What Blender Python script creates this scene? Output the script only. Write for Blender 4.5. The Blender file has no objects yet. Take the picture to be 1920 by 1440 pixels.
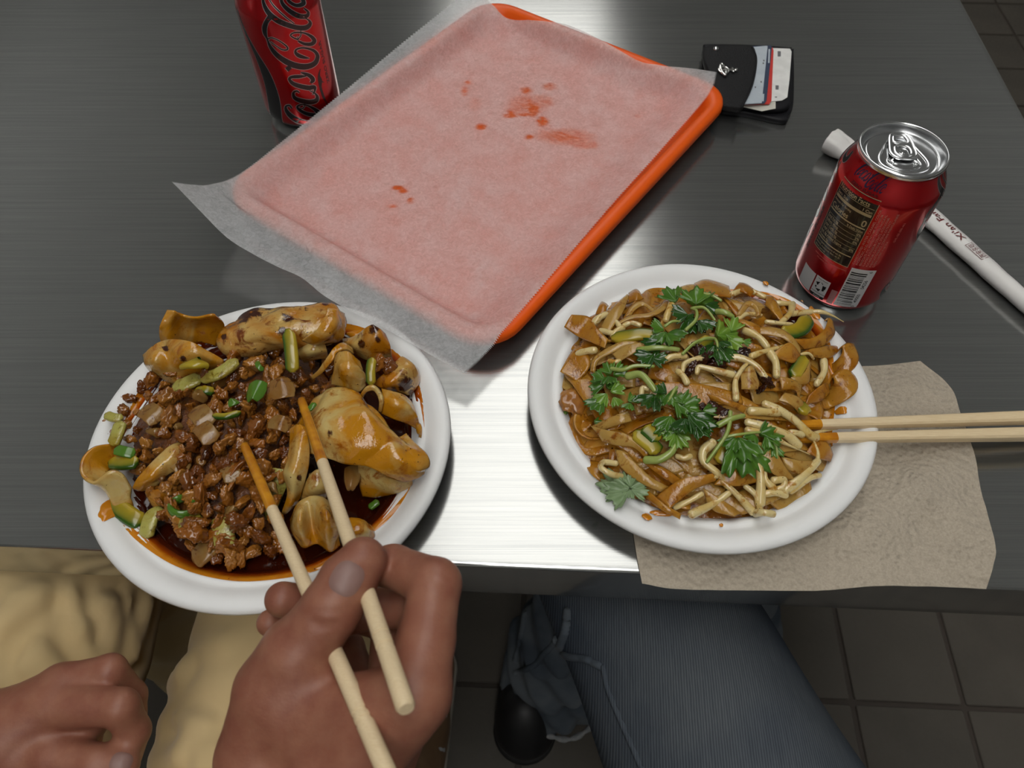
import bpy, bmesh, math, random
import numpy as np
import openvdb as vdb
from mathutils import Vector, Matrix, noise as mnoise
from mathutils.geometry import tessellate_polygon

SC = bpy.context.scene
COL = SC.collection
random.seed(7)
RNG = np.random.default_rng(7)
PI = math.pi
TZ = 0.75            # table top above the floor, metres

# ------------------------------------------------------------------ camera, world, light, exposure
CAM_H, CAM_PITCH, CAM_F = 426.6, 0.9605, 1445.9      # mm above table, depression, focal length in pixels of a 1920 wide frame
cd = bpy.data.cameras.new('camera')
cam = bpy.data.objects.new('camera', cd)
COL.objects.link(cam)
cam.location = (0, 0, TZ + CAM_H / 1000)
cam.rotation_euler = (PI / 2 - CAM_PITCH, 0, 0)
cd.sensor_width = 36
cd.lens = CAM_F / 1920 * 36
cd.clip_start = 0.01
cd.dof.use_dof = True
cd.dof.focus_distance = 0.52
cd.dof.aperture_fstop = 13.0
SC.camera = cam

wd = bpy.data.worlds.new('world')
SC.world = wd
wd.use_nodes = True
wd.node_tree.nodes['Background'].inputs[0].default_value = (0.55, 0.58, 0.62, 1)
wd.node_tree.nodes['Background'].inputs[1].default_value = 0.05
SC.view_settings.view_transform = 'Standard'
SC.view_settings.look = 'None'
SC.view_settings.gamma = 1
SC.view_settings.exposure = -0.14
SC.cycles.max_bounces = 4; SC.cycles.diffuse_bounces = 3; SC.cycles.glossy_bounces = 3; SC.cycles.transmission_bounces = 3; SC.cycles.transparent_max_bounces = 8
SC.cycles.caustics_reflective = False; SC.cycles.caustics_refractive = False
LAMP_STRENGTH, LAMP_REAR = 2.7, 5.2
COVE_FILL_L, COVE_FILL_R = 5.0, 2.7      # added, unseen uplighters along the side walls, fill light for the ceiling

# ------------------------------------------------------------------ helpers
_fw = np.array([0, math.cos(CAM_PITCH), -math.sin(CAM_PITCH)])
_up = np.array([0, math.sin(CAM_PITCH), math.cos(CAM_PITCH)])
_rt = np.array([1.0, 0, 0])
_C = np.array([0, 0, CAM_H])
def _dir(px, py):
    return _fw + (px - 960) / CAM_F * _rt - (py - 720) / CAM_F * _up
def at(px, py, z=0.0):
    """where the line of sight through a pixel meets height z (mm above the table)"""
    d = _dir(px, py)
    return _C + d * ((z - CAM_H) / d[2])
def dp(px, py, depth):
    return _C + _dir(px, py) * depth
def ats(L):
    return np.array([at(*q) for q in L])

def cr(P, n, closed=False):
    """Catmull-Rom through the points P, n samples"""
    P = np.asarray(P, float)
    K = len(P)
    if closed:
        t = np.arange(n) / n * K
        i = np.floor(t).astype(int); f = (t - i)[:, None]
        a, b, c, d = P[(i - 1) % K], P[i % K], P[(i + 1) % K], P[(i + 2) % K]
    else:
        t = np.linspace(0, K - 1, n)
        i = np.minimum(np.floor(t).astype(int), K - 2); f = (t - i)[:, None]
        E = np.vstack([2 * P[0] - P[1], P, 2 * P[-1] - P[-2]])
        a, b, c, d = E[i], E[i + 1], E[i + 2], E[i + 3]
    return 0.5 * ((2 * b) + (-a + c) * f + (2 * a - 5 * b + 4 * c - d) * f ** 2 + (-a + 3 * b - 3 * c + d) * f ** 3)

def merge(parts):
    V, F, o = [], [], 0
    for v, f in parts:
        V.append(np.asarray(v, float)); F += [tuple(i + o for i in q) for q in f]; o += len(v)
    return np.vstack(V), F

def loft(rings, closed=True, cap0=True, cap1=True):
    n = len(rings[0]); V = np.vstack(rings); F = []
    m = n if closed else n - 1
    for r in range(len(rings) - 1):
        for i in range(m):
            j = (i + 1) % n
            F.append((r * n + i, r * n + j, (r + 1) * n + j, (r + 1) * n + i))
    if closed and cap0: F.append(tuple(range(n - 1, -1, -1)))
    if closed and cap1: F.append(tuple(range((len(rings) - 1) * n, len(rings) * n)))
    return V, F

def lathe(prof, c=(0, 0, 0), n=96):
    a = np.arange(n) / n * 2 * PI
    rings = [np.stack([c[0] + r * np.cos(a), c[1] + r * np.sin(a), np.full(n, c[2] + z)], 1) for r, z in prof]
    return loft(rings, True, False, False)

def frames(P):
    T = np.gradient(P, axis=0); T /= np.linalg.norm(T, axis=1)[:, None] + 1e-12
    N = np.zeros_like(T)
    ref = np.array([0, 0, 1.0]) if abs(T[0][2]) < .9 else np.array([1.0, 0, 0])
    n = ref - T[0] * (ref @ T[0]); n /= np.linalg.norm(n); N[0] = n
    for i in range(1, len(P)):
        n = N[i - 1] - T[i] * (N[i - 1] @ T[i]); n /= np.linalg.norm(n) + 1e-12; N[i] = n
    return T, N, np.cross(T, N)

def tube(P, r, n=10, flat=1.0, round_ends=True):
    P = np.asarray(P, float); r = np.broadcast_to(np.asarray(r, float), (len(P),)).copy()
    T, N, B = frames(P)
    a = np.arange(n) / n * 2 * PI
    rings = []
    def ring(p, N_, B_, rr): return p + rr * (np.cos(a)[:, None] * N_ * flat + np.sin(a)[:, None] * B_)
    if round_ends:
        for k in (0.25, 0.75): rings.append(ring(P[0] - T[0] * r[0] * math.cos(k * PI / 2) * .8, N[0], B[0], r[0] * math.sin(k * PI / 2)))
    for i in range(len(P)): rings.append(ring(P[i], N[i], B[i], r[i]))
    if round_ends:
        for k in (0.75, 0.25): rings.append(ring(P[-1] + T[-1] * r[-1] * math.cos(k * PI / 2) * .8, N[-1], B[-1], r[-1] * math.sin(k * PI / 2)))
    return loft(rings)

def gridnormals(G):
    du = np.gradient(G, axis=0); dv = np.gradient(G, axis=1)
    n = np.cross(du, dv)
    return n / (np.linalg.norm(n, axis=2)[..., None] + 1e-12)

def patch(ctrl, nu, nv):
    """smooth sheet through a grid of control points"""
    ctrl = np.asarray(ctrl, float)
    A = np.stack([cr(ctrl[:, j], nu) for j in range(ctrl.shape[1])], 1)
    return np.stack([cr(A[i], nv) for i in range(nu)], 0)

def gridmesh(G):
    nu, nv = G.shape[:2]
    idx = np.arange(nu * nv).reshape(nu, nv)
    F = np.stack([idx[:-1, :-1], idx[1:, :-1], idx[1:, 1:], idx[:-1, 1:]], -1).reshape(-1, 4)
    return G.reshape(-1, 3), [tuple(q) for q in F.tolist()]

def solid(G, th, edge=.35):
    """a sheet of grid points given thickness th, thinner at its rim"""
    nu, nv = G.shape[:2]
    N = gridnormals(G)
    k = np.ones((nu, nv))
    k[0] = k[-1] = edge; k[:, 0] = k[:, -1] = edge
    k[1, 1:-1] = k[-2, 1:-1] = (1 + edge) / 2; k[1:-1, 1] = k[1:-1, -2] = (1 + edge) / 2
    th = np.asarray(th) * k
    A = G + N * th[..., None] / 2; B = G - N * th[..., None] / 2
    Va, Fa = gridmesh(A); Vb, Fb = gridmesh(B)
    o = len(Va)
    F = Fa + [tuple(i + o for i in reversed(q)) for q in Fb]
    idx = np.arange(nu * nv).reshape(nu, nv)
    loop = list(idx[0, :]) + list(idx[1:, -1]) + list(idx[-1, -2::-1]) + list(idx[-2:0:-1, 0])
    loop = [int(i) for i in loop]
    for a, b in zip(loop, loop[1:] + loop[:1]): F.append((a, b, b + o, a + o))
    return np.vstack([Va, Vb]), F

def flat(outer, holes=(), th=1.0, z=0.0):
    """flat plate cut to an outline (xy), with holes, thickness th from z upwards"""
    loops = [np.asarray(outer, float)] + [np.asarray(h, float) for h in holes]
    tris = tessellate_polygon([[Vector((p[0], p[1], 0)) for p in L] for L in loops])
    P = np.vstack(loops)[:, :2]; n = len(P)
    V = np.vstack([np.c_[P, np.full(n, z)], np.c_[P, np.full(n, z + th)]])
    F = []
    for t in tris:
        a, b, c = t
        ar = (P[b][0] - P[a][0]) * (P[c][1] - P[a][1]) - (P[b][1] - P[a][1]) * (P[c][0] - P[a][0])
        if ar < 0: b, c = c, b
        F.append((a + n, b + n, c + n)); F.append((c, b, a))
    o = 0
    for L in loops:
        m = len(L)
        for i in range(m): F.append((o + i, o + (i + 1) % m, o + (i + 1) % m + n, o + i + n))
        o += m
    return V, F

def rrect(w, h, r, n=6, cx=0, cy=0):
    P = []
    for sx, sy, a0 in ((1, 1, 0), (-1, 1, PI / 2), (-1, -1, PI), (1, -1, 1.5 * PI)):
        for k in range(n + 1):
            a = a0 + k / n * PI / 2
            P.append((cx + sx * (w / 2 - r) + r * math.cos(a), cy + sy * (h / 2 - r) + r * math.sin(a)))
    return np.array(P)

ORG = {}
def _mesh(name, V, F, mats, smooth=True, sharp=None):
    me = bpy.data.meshes.new(name)
    me.from_pydata(np.asarray(V, float).tolist(), [], F)
    if not isinstance(mats, (list, tuple)): mats = [mats]
    for m in mats: me.materials.append(m)
    if smooth: me.polygons.foreach_set('use_smooth', [True] * len(me.polygons))
    if sharp: me.set_sharp_from_angle(angle=math.radians(sharp))
    me.update()
    return me
def tag(o, label=None, cat=None, group=None, kind=None):
    if label: o['label'] = label
    if cat: o['category'] = cat
    if group: o['group'] = group
    if kind: o['kind'] = kind
    return o
def place(o, org, parent):
    if parent is not None:
        o.parent = parent
        p = ORG[parent.name]
        o.location = (np.asarray(org) - p) * .001
    else:
        o.location = (org[0] * .001, org[1] * .001, TZ + org[2] * .001)
    ORG[o.name] = np.asarray(org, float)
def obj(name, VF, mats, parent=None, label=None, cat=None, group=None, kind=None, smooth=True, sharp=40, org=None, fix=True):
    """one mesh object; VF in millimetres from the table point below the camera"""
    V, F = VF
    V = np.asarray(V, float)
    if org is None:
        org = ORG[parent.name] if parent is not None else np.array([(V[:, 0].min() + V[:, 0].max()) / 2, (V[:, 1].min() + V[:, 1].max()) / 2, V[:, 2].min()])
    org = np.asarray(org, float)
    me = _mesh(name, (V - org) * .001, F, mats, smooth, sharp)
    if fix:
        bm = bmesh.new(); bm.from_mesh(me); bmesh.ops.recalc_face_normals(bm, faces=bm.faces); bm.to_mesh(me); bm.free()
    o = bpy.data.objects.new(name, me)
    COL.objects.link(o)
    place(o, org, parent)
    return tag(o, label, cat, group, kind)
def thing(name, label, cat, org, group=None, kind=None):
    o = bpy.data.objects.new(name, None)
    o.empty_display_size = .02
    COL.objects.link(o)
    place(o, np.asarray(org, float), None)
    return tag(o, label, cat, group, kind)
def inst(src, name, loc, rot, scale, label=None, cat=None, group=None, parent=None):
    """a further individual that shares the mesh of src"""
    o = src.copy() if isinstance(src, bpy.types.Object) else bpy.data.objects.new(name, src)
    COL.objects.link(o)
    place(o, np.asarray(loc, float), parent)
    o.rotation_euler = rot
    o.scale = (scale,) * 3 if np.isscalar(scale) else scale
    return tag(o, label, cat, group)

# ------------------------------------------------------------------ materials
class NT:
    def __init__(s, name):
        s.m = bpy.data.materials.new(name); s.m.use_nodes = True
        s.t = s.m.node_tree; s.n = s.t.nodes; s.b = s.n['Principled BSDF']; s.out = s.n['Material Output']
        s.tc = s.n.new('ShaderNodeTexCoord')
        s.o = s.tc.outputs['Object']
    def link(s, a, b): s.t.links.new(a, b)
    def mapping(s, scale=(1, 1, 1), rot=(0, 0, 0), loc=(0, 0, 0), src=None):
        m = s.n.new('ShaderNodeMapping'); m.inputs['Scale'].default_value = scale; m.inputs['Rotation'].default_value = rot; m.inputs['Location'].default_value = loc
        s.link(src or s.o, m.inputs['Vector']); return m.outputs[0]
    def noise(s, scale, detail=4, rough=.55, vec=None, dist=0):
        t = s.n.new('ShaderNodeTexNoise'); t.inputs['Scale'].default_value = scale; t.inputs['Detail'].default_value = detail
        t.inputs['Roughness'].default_value = rough; t.inputs['Distortion'].default_value = dist
        s.link(vec or s.o, t.inputs['Vector']); return t.outputs['Fac']
    def voro(s, scale, vec=None, feature='F1', out='Distance'):
        t = s.n.new('ShaderNodeTexVoronoi'); t.feature = feature; t.inputs['Scale'].default_value = scale
        s.link(vec or s.o, t.inputs['Vector']); return t.outputs[out]
    def wave(s, scale, dist=0, vec=None, detail=2, dscale=1):
        t = s.n.new('ShaderNodeTexWave'); t.inputs['Scale'].default_value = scale; t.inputs['Distortion'].default_value = dist
        t.inputs['Detail'].default_value = detail; t.inputs['Detail Scale'].default_value = dscale
        s.link(vec or s.o, t.inputs['Vector']); return t.outputs['Fac']
    def attr(s, name):
        a = s.n.new('ShaderNodeAttribute'); a.attribute_name = name; return a.outputs['Fac']
    def rnd(s):
        return s.n.new('ShaderNodeObjectInfo').outputs['Random']
    def math(s, op, a, b=None):
        m = s.n.new('ShaderNodeMath'); m.operation = op
        for i, x in enumerate((a, b)):
            if x is None: continue
            if isinstance(x, (int, float)): m.inputs[i].default_value = x
            else: s.link(x, m.inputs[i])
        return m.outputs[0]
    def ramp(s, f, stops, interp='LINEAR'):
        r = s.n.new('ShaderNodeValToRGB'); e = r.color_ramp.elements; r.color_ramp.interpolation = interp
        while len(e) > 1: e.remove(e[-1])
        for i, (p, c) in enumerate(stops):
            x = e[0] if i == 0 else e.new(p)
            x.position = p; x.color = (c, c, c, 1) if np.isscalar(c) else (*c, 1)
        s.link(f, r.inputs[0]); return r.outputs[0]
    def mix(s, f, a, b):
        m = s.n.new('ShaderNodeMix'); m.data_type = 'RGBA'
        for k, x in ((0, f), (6, a), (7, b)):
            if isinstance(x, (int, float)): m.inputs[k].default_value = x
            elif isinstance(x, tuple): m.inputs[k].default_value = (*x, 1)
            else: s.link(x, m.inputs[k])
        return m.outputs[2]
    def bump(s, h, strength=.3, dist=.001, prev=None):
        b = s.n.new('ShaderNodeBump'); b.inputs['Strength'].default_value = strength; b.inputs['Distance'].default_value = dist
        s.link(h, b.inputs['Height'])
        if prev is not None: s.link(prev, b.inputs['Normal'])
        s.link(b.outputs[0], s.b.inputs['Normal']); return b.outputs[0]
    def set(s, **k):
        N = {'color': 'Base Color', 'rough': 'Roughness', 'metal': 'Metallic', 'coat': 'Coat Weight', 'coatr': 'Coat Roughness', 'sss': 'Subsurface Weight',
             'spec': 'Specular IOR Level', 'aniso': 'Anisotropic', 'trans': 'Transmission Weight', 'ior': 'IOR', 'sheen': 'Sheen Weight', 'alpha': 'Alpha'}
        for q, v in k.items():
            i = s.b.inputs[N[q]]
            if isinstance(v, (int, float)): i.default_value = v
            elif isinstance(v, tuple): i.default_value = (*v, 1)
            else: s.link(v, i)
        return s
    def sub(s, w, radius=(.004, .002, .001), scale=1.0):
        if w < .11: return s
        s.b.inputs['Subsurface Weight'].default_value = w; s.b.inputs['Subsurface Radius'].default_value = radius; s.b.inputs['Subsurface Scale'].default_value = scale
        return s

def plain(name, c, rough=.5, metal=0.0, **k):
    t = NT(name).set(color=c, rough=rough, metal=metal, **k); return t.m
def varied(name, c1, c2, scale=40, rough=.5, lo=.4, hi=.62, bump=None, **k):
    t = NT(name)
    f = t.ramp(t.noise(scale, 5), [(lo, 0.0), (hi, 1.0)])
    t.set(color=t.mix(f, c1, c2), rough=rough, **k)
    if bump: t.bump(t.noise(bump[0], 4), bump[1], bump[2] if len(bump) > 2 else .0006)
    return t.m

def text2d(s, size, bold=0.0, shear=0.0, align='LEFT', res=3):
    """outline mesh of a word: (N,2) points in millimetres, faces"""
    c = bpy.data.curves.new('t', 'FONT'); c.body = s; c.size = size; c.offset = bold; c.shear = shear; c.align_x = align; c.resolution_u = res
    o = bpy.data.objects.new('t', c)
    me = o.to_mesh()
    V = np.array([v.co[:2] for v in me.vertices]).reshape(-1, 2); F = [tuple(p.vertices) for p in me.polygons]
    o.to_mesh_clear(); bpy.data.objects.remove(o); bpy.data.curves.remove(c)
    return V, F

def strokes2d(S, n=7):
    """brush strokes [(x, y, width), ...] as strips: points (N,2), quads"""
    parts = []
    for st in S:
        st = np.asarray(st, float)
        Q = cr(st, (len(st) - 1) * n + 1) if len(st) > 2 else cr(st, n)
        P, w = Q[:, :2], np.maximum(Q[:, 2], .5)
        T = np.gradient(P, axis=0); T /= np.linalg.norm(T, axis=1)[:, None] + 1e-9
        N = np.c_[-T[:, 1], T[:, 0]]
        m = len(P)
        V = np.vstack([P + N * w[:, None] / 2, P - N * w[:, None] / 2])
        parts.append((np.c_[V, np.zeros(len(V))], [(i, i + 1, m + i + 1, m + i) for i in range(m - 1)]))
    V, F = merge(parts)
    return V[:, :2], F

# ------------------------------------------------------------------ signed distance modelling
def seg(P, a, b, ra, rb):
    a = np.asarray(a, np.float32); b = np.asarray(b, np.float32)
    d = b - a; L = float(d @ d) + 1e-9
    t = np.clip(((P - a) @ d) / L, 0, 1)
    q = P - a - t[..., None] * d
    return np.sqrt((q * q).sum(-1)) - (ra + (rb - ra) * t)
def smin(a, b, k):
    h = np.clip(.5 + .5 * (b - a) / k, 0, 1)
    return b + (a - b) * h - k * h * (1 - h)
def sdfmesh(fn, lo, hi, vox, smooth=0):
    lo = np.asarray(lo, float); hi = np.asarray(hi, float)
    n = np.ceil((hi - lo) / vox).astype(int) + 1
    D = np.empty(n, np.float32)
    y, z = np.meshgrid(lo[1] + np.arange(n[1]) * vox, lo[2] + np.arange(n[2]) * vox, indexing='ij')
    for i0 in range(0, n[0], 16):
        i1 = min(n[0], i0 + 16)
        xs = lo[0] + np.arange(i0, i1) * vox
        P = np.empty((i1 - i0, n[1], n[2], 3), np.float32)
        P[..., 0] = xs[:, None, None]; P[..., 1] = y; P[..., 2] = z
        D[i0:i1] = fn(P)
    np.clip(D, -4 * vox, 4 * vox, out=D)
    g = vdb.FloatGrid(4 * vox)
    g.copyFromArray(D)
    pts, quads = g.convertToQuads(isovalue=0.0)
    return pts * vox + lo, [tuple(q) for q in quads.tolist()]
# ------------------------------------------------------------------ the room
FZ = -750.0
YAW = -0.0455
def tb(u, v, z=0.0):
    """table frame: u along the near edge to the right, v away from it; origin on the near edge straight ahead"""
    c, s = math.cos(YAW), math.sin(YAW)
    return np.array([u * c - v * s, 168.5 + u * s + v * c, z])

t = NT('grey_quarry_tile'); n1 = t.noise(9, 6); n2 = t.noise(160, 3)
t.set(color=t.mix(t.ramp(n1, [(.3, 0.0), (.7, 1.0)]), t.mix(t.rnd(), (.062, .054, .043), (.076, .066, .053)), (.09, .078, .063)), rough=t.ramp(n2, [(.3, .42), (.7, .6)])); t.bump(n2, .25, .0006)
M_TILE = t.m
M_GROUT = varied('dark_grout', (.05, .038, .03), (.075, .058, .045), 60, .9)
t = NT('far_tile_paving')
br = t.n.new('ShaderNodeTexBrick'); br.offset = 0; br.inputs['Scale'].default_value = 6.25; br.inputs['Mortar Size'].default_value = .022
br.inputs['Brick Width'].default_value = 1; br.inputs['Row Height'].default_value = 1
br.inputs['Color1'].default_value = (.066, .057, .046, 1); br.inputs['Color2'].default_value = (.08, .07, .057, 1); br.inputs['Mortar'].default_value = (.055, .042, .033, 1)
_g = np.array([492.6, 262.0]) * .001; _c, _s = math.cos(-YAW), math.sin(-YAW)
t.link(t.mapping((1, 1, 1), (0, 0, -YAW), (-(_c * _g[0] - _s * _g[1]), -(_s * _g[0] + _c * _g[1]), 0)), br.inputs['Vector']); t.set(color=br.outputs['Color'], rough=.5)
M_FARTILE = t.m
fl = obj('floor', gridmesh(np.array([[[-3500, -2500, FZ - 4], [-3500, 5500, FZ - 4]], [[3500, -2500, FZ - 4], [3500, 5500, FZ - 4]]], float)), M_FARTILE, kind='structure', smooth=False, org=(0, 0, FZ - 4), fix=False)
# tiles, one by one where the photograph shows them
TP = 160.0
tile_me = None
V, F = [], []
def tile_geo(w):
    rings = [np.c_[rrect(w, w, 3, 2), np.full(12, -8.0)], np.c_[rrect(w, w, 3, 2), np.full(12, -1.2)], np.c_[rrect(w - 2.4, w - 2.4, 3, 2), np.zeros(12)]]
    return loft(rings)
G0 = np.array([492.6 - 5 * 0, 262.0])
c, s = math.cos(YAW), math.sin(YAW)
for i in range(-8, 9):
    for j in range(-3, 13):
        u, v = (i + .5) * TP, (j + .5) * TP
        x, y = G0[0] + u * c - v * s, G0[1] + u * s + v * c
        if not (-480 < x < 1650): continue
        if y > 1000 and x < 900: continue
        if tile_me is None:
            tl = obj('tile', tile_geo(TP - 7), M_TILE, parent=fl, org=(0, 0, FZ)); tile_me = tl.data
            for vtx in tile_me.vertices: vtx.co.z += -FZ * 0 + 0
            bm = bmesh.new(); VV, FF = tile_geo(TP - 7)
            vs = [bm.verts.new(p * .001) for p in VV]
            for q in FF: bm.faces.new([vs[k] for k in q])
            bmesh.ops.recalc_face_normals(bm, faces=bm.faces); tile_me.clear_geometry(); bm.to_mesh(tile_me); bm.free()
            tl.location = ((x) * .001, (y) * .001, .004); tl.rotation_euler = (0, 0, YAW)
        else:
            o = inst(tile_me, 'tile', (x, y, FZ + random.uniform(-.4, .2)), (0, 0, YAW), 1.0, parent=fl)

M_WALL = varied('dim_wall_paint', (.55, .56, .55), (.6, .6, .58), 3, .8)
M_CEIL = varied('ceiling_paint', (.8, .82, .82), (.84, .85, .84), 5, .9)
CZ = 2000.0; CEIL = 2420.0
def slab(name, x0, x1, y0, y1, z0, z1, m, label=None, cat=None, kind='structure', parent=None):
    P = np.array([(x, y, z) for x in (x0, x1) for y in (y0, y1) for z in (z0, z1)], float)
    return obj(name, (P, [(0, 1, 3, 2), (4, 6, 7, 5), (0, 4, 5, 1), (2, 3, 7, 6), (0, 2, 6, 4), (1, 5, 7, 3)]), m, parent, label, cat, None, kind, smooth=False, sharp=None)
slab('ceiling', -3500, 3500, -2500, 5500, CEIL, CEIL + 60, M_CEIL)
slab('wall_left', -3560, -3500, -2500, 5500, FZ, CEIL, M_WALL)
slab('wall_right', 3500, 3560, -2500, 5500, FZ, CEIL, M_WALL)
slab('wall_far', -3500, 3500, 5500, 5560, FZ, CEIL, M_WALL)
slab('wall_back', -3500, 3500, -2560, -2500, FZ, CEIL, M_WALL)
t = NT('lamp_diffuser'); t.b.inputs['Emission Color'].default_value = (1, .985, .95, 1); t.b.inputs['Emission Strength'].default_value = LAMP_STRENGTH; t.set(color=(.8, .8, .8), rough=.6)
M_LAMP = t.m
t = NT('brighter_lamp_diffuser'); t.b.inputs['Emission Color'].default_value = (1, .985, .95, 1); t.b.inputs['Emission Strength'].default_value = LAMP_REAR; t.set(color=(.8, .8, .8), rough=.6)
M_LAMPR = t.m
M_LAMPF = plain('lamp_frame_white', (.7, .7, .7), .5)
def lamp(x, y, w, h, label, glow=None):
    th = thing('pendant_light', label, 'ceiling light', (x, y, CZ + 14), 'hanging light panels')
    obj('frame', flat(rrect(w + 40, h + 40, 6, 2, x, y), [rrect(w, h, 4, 2, x, y)[::-1]], 46, CZ + 14), M_LAMPF, th, smooth=False)
    obj('diffuser', flat(rrect(w, h, 4, 2, x, y), (), 6, CZ + 26), glow or M_LAMP, th, smooth=False)
    obj('top_panel', flat(rrect(w, h, 4, 2, x, y), (), 6, CZ + 52), M_LAMPF, th, smooth=False)
    for sx in (-1, 1):
        for sy in (-1, 1): obj('cable', tube([[x + sx * w * .4, y + sy * h * .4, CZ + 50], [x + sx * w * .4, y + sy * h * .4, CEIL]], 2, 6), M_LAMPF, th)
lamp(90, 1350, 860, 1240, 'nearest of the long light panels in the row over the table')
lamp(90, 2640, 860, 1240, 'second light panel in the row over the table')
lamp(90, 3930, 860, 1240, 'third light panel in the row, farthest from the diners')
lamp(60, -60, 860, 1240, 'added bright fill panel straight above the diners', M_LAMPR)  # added overhead fill: lights the plates without reflecting in the table top
lamp(-250, -1450, 860, 1240, 'bright light panel hanging behind the diners', M_LAMPR)

def fill_cove(x, w, strength, label):  # added out of view, to brighten the ceiling that the steel mirrors
    t = NT('fill_cove_glow'); t.b.inputs['Emission Color'].default_value = (1, .99, .96, 1); t.b.inputs['Emission Strength'].default_value = strength; t.set(color=(.8, .8, .8), rough=.6)
    th = thing('fill_uplighter', label, 'fill light', (x, 2000, 560), 'added fill uplighters')
    obj('trough', flat(rrect(w, 6400, 10, 2, x, 2000), [rrect(w - 40, 6360, 8, 2, x, 2000)[::-1]], 140, 600), M_LAMPF, th, smooth=False)
    obj('trough_floor', flat(rrect(w, 6400, 10, 2, x, 2000), (), 30, 565), M_LAMPF, th, smooth=False)
    obj('glowing_strip', flat(rrect(w - 60, 6340, 8, 2, x, 2000), (), 20, 620), t.m, th, smooth=False)
fill_cove(-3380, 220, COVE_FILL_L, 'unseen trough uplighter added on the left wall to brighten the ceiling')
fill_cove(3380, 220, COVE_FILL_R, 'unseen trough uplighter added on the right wall to brighten the ceiling')

# ------------------------------------------------------------------ steel table
t = NT('brushed_stainless_steel')
vx = t.mapping((2.2, 900, 1), (0, 0, 0)); vs = t.mapping((5, 260, 1), (0, 0, .42)); vsw = t.mapping((6, 220, 1), (0, 0, -.8))
nb = t.noise(1.6, 6, .6, vx); ns = t.noise(1.4, 5, .6, vs); nw = t.noise(1.2, 4, .6, vsw)
big = t.noise(4.5, 5, .6); spots = t.noise(26, 6, .65)
strk = t.math('ADD', t.math('MULTIPLY', nb, .45), t.math('ADD', t.math('MULTIPLY', ns, .4), t.math('MULTIPLY', big, .15)))
t.set(color=t.mix(t.ramp(strk, [(.4, 0.0), (.6, 1.0)]), (.37, .378, .372), (.47, .475, .46)), metal=.9, spec=.3,
      rough=t.math('ADD', t.math('MULTIPLY', t.ramp(big, [(.3, .0), (.75, 1.0)]), .035), t.math('ADD', t.math('MULTIPLY', spots, .03), .12)))
h = t.math('ADD', nb, t.math('ADD', t.math('MULTIPLY', ns, .35), t.math('MULTIPLY', nw, .25)))
t.bump(h, .2, .00013)
M_STEEL = t.m
M_STEELD = plain('steel_tube', (.42, .43, .43), .3, 1.0)
U0, U1, VD = -1150.0, 437.0, 900.0
tab = thing('steel_table', 'brushed stainless steel table that carries both meals', 'table', (*tb(-350, 450)[:2], FZ))
cx, cy = (U0 + U1) / 2, VD / 2
rings = []
for inset, z in ((6, -46), (3.2, -46.5), (.8, -44.5), (0, -42), (0, -2.6), (.3, -1.4), (.9, -.5), (1.7, -.1), (2.8, 0), (6, 0.0), (40, 0)):
    R = rrect(U1 - U0 - 2 * inset, VD - 2 * inset, max(9 - inset * .5, 2), 5, cx, cy)
    rings.append(np.array([tb(p[0], p[1], z) for p in R]))
obj('table_top', loft(rings, True, False, True), M_STEEL, tab, sharp=60, org=(*tb(cx, cy)[:2], 0)).rotation_euler = (0, 0, 0)
top_o = COL.objects['table_top'] if 'table_top' in COL.objects else None
for u in (U0 + 60, U1 - 60):
    for v in (330, VD - 60):
        p = tb(u, v)
        obj('leg', tube([[p[0], p[1], -3], [p[0], p[1], FZ + 30]], 20, 20, 1, False), M_STEELD, tab)
        obj('foot', lathe([(0, FZ + 32), (14, FZ + 32), (22, FZ + 12), (24, FZ + 2), (0, FZ)], (p[0], p[1], 0), 20), plain('black_rubber', (.02, .02, .02), .6) if 'black_rubber' not in bpy.data.materials else bpy.data.materials['black_rubber'], tab)

# ------------------------------------------------------------------ plates
t = NT('white_moulded_fibre'); f = t.noise(420, 4); t.set(color=t.mix(t.noise(30, 3), (.76, .77, .77), (.82, .825, .82)), rough=.42, spec=.35); t.bump(f, .12, .0003)
M_PLATE = t.m
P1 = np.array([-148.6, 246.4]); P2 = np.array([120.8, 280.5]); PR = 110.8
PROF = [(0, 2.2), (66, 2.2), (76, 2.6), (81, 4.4), (85, 8.2), (88, 12), (89.6, 13.9), (91.2, 14.6), (92.6, 14.2), (94, 13.9), (95.4, 14.5), (97.5, 16.2), (100.5, 18.4), (104, 19.7), (107, 19.8), (109.2, 18.9), (110.5, 17.2), (110.8, 15.6),
        (110.1, 15.4), (109.2, 16.6), (106.5, 18.0), (103, 17.9), (99, 15.8), (95, 12.2), (90, 11.6), (86.5, 8), (82, 2.2), (76, .4), (60, 0), (0, 0)]
def plate(c, z0, label, seed):
    V, F = lathe(PROF, (c[0], c[1], z0), 128)
    a = np.arctan2(V[:, 1] - c[1], V[:, 0] - c[0]); r = np.hypot(V[:, 0] - c[0], V[:, 1] - c[1])
    V[:, 2] += np.clip((r - 70) / 40, 0, 1) * (.8 * np.sin(2 * a + seed) + .35 * np.sin(5 * a + seed * 2))
    return obj('paper_plate', (V, F), M_PLATE, None, label, 'plate', 'moulded paper plates', sharp=None)
plate(P1, 0.2, 'round white fibre plate under the wide folded noodles and meat, beside the hand', 1.3)
plate(P2, 1.2, 'round white fibre plate under the cilantro topped noodles, partly on a napkin', 3.1)

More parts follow.
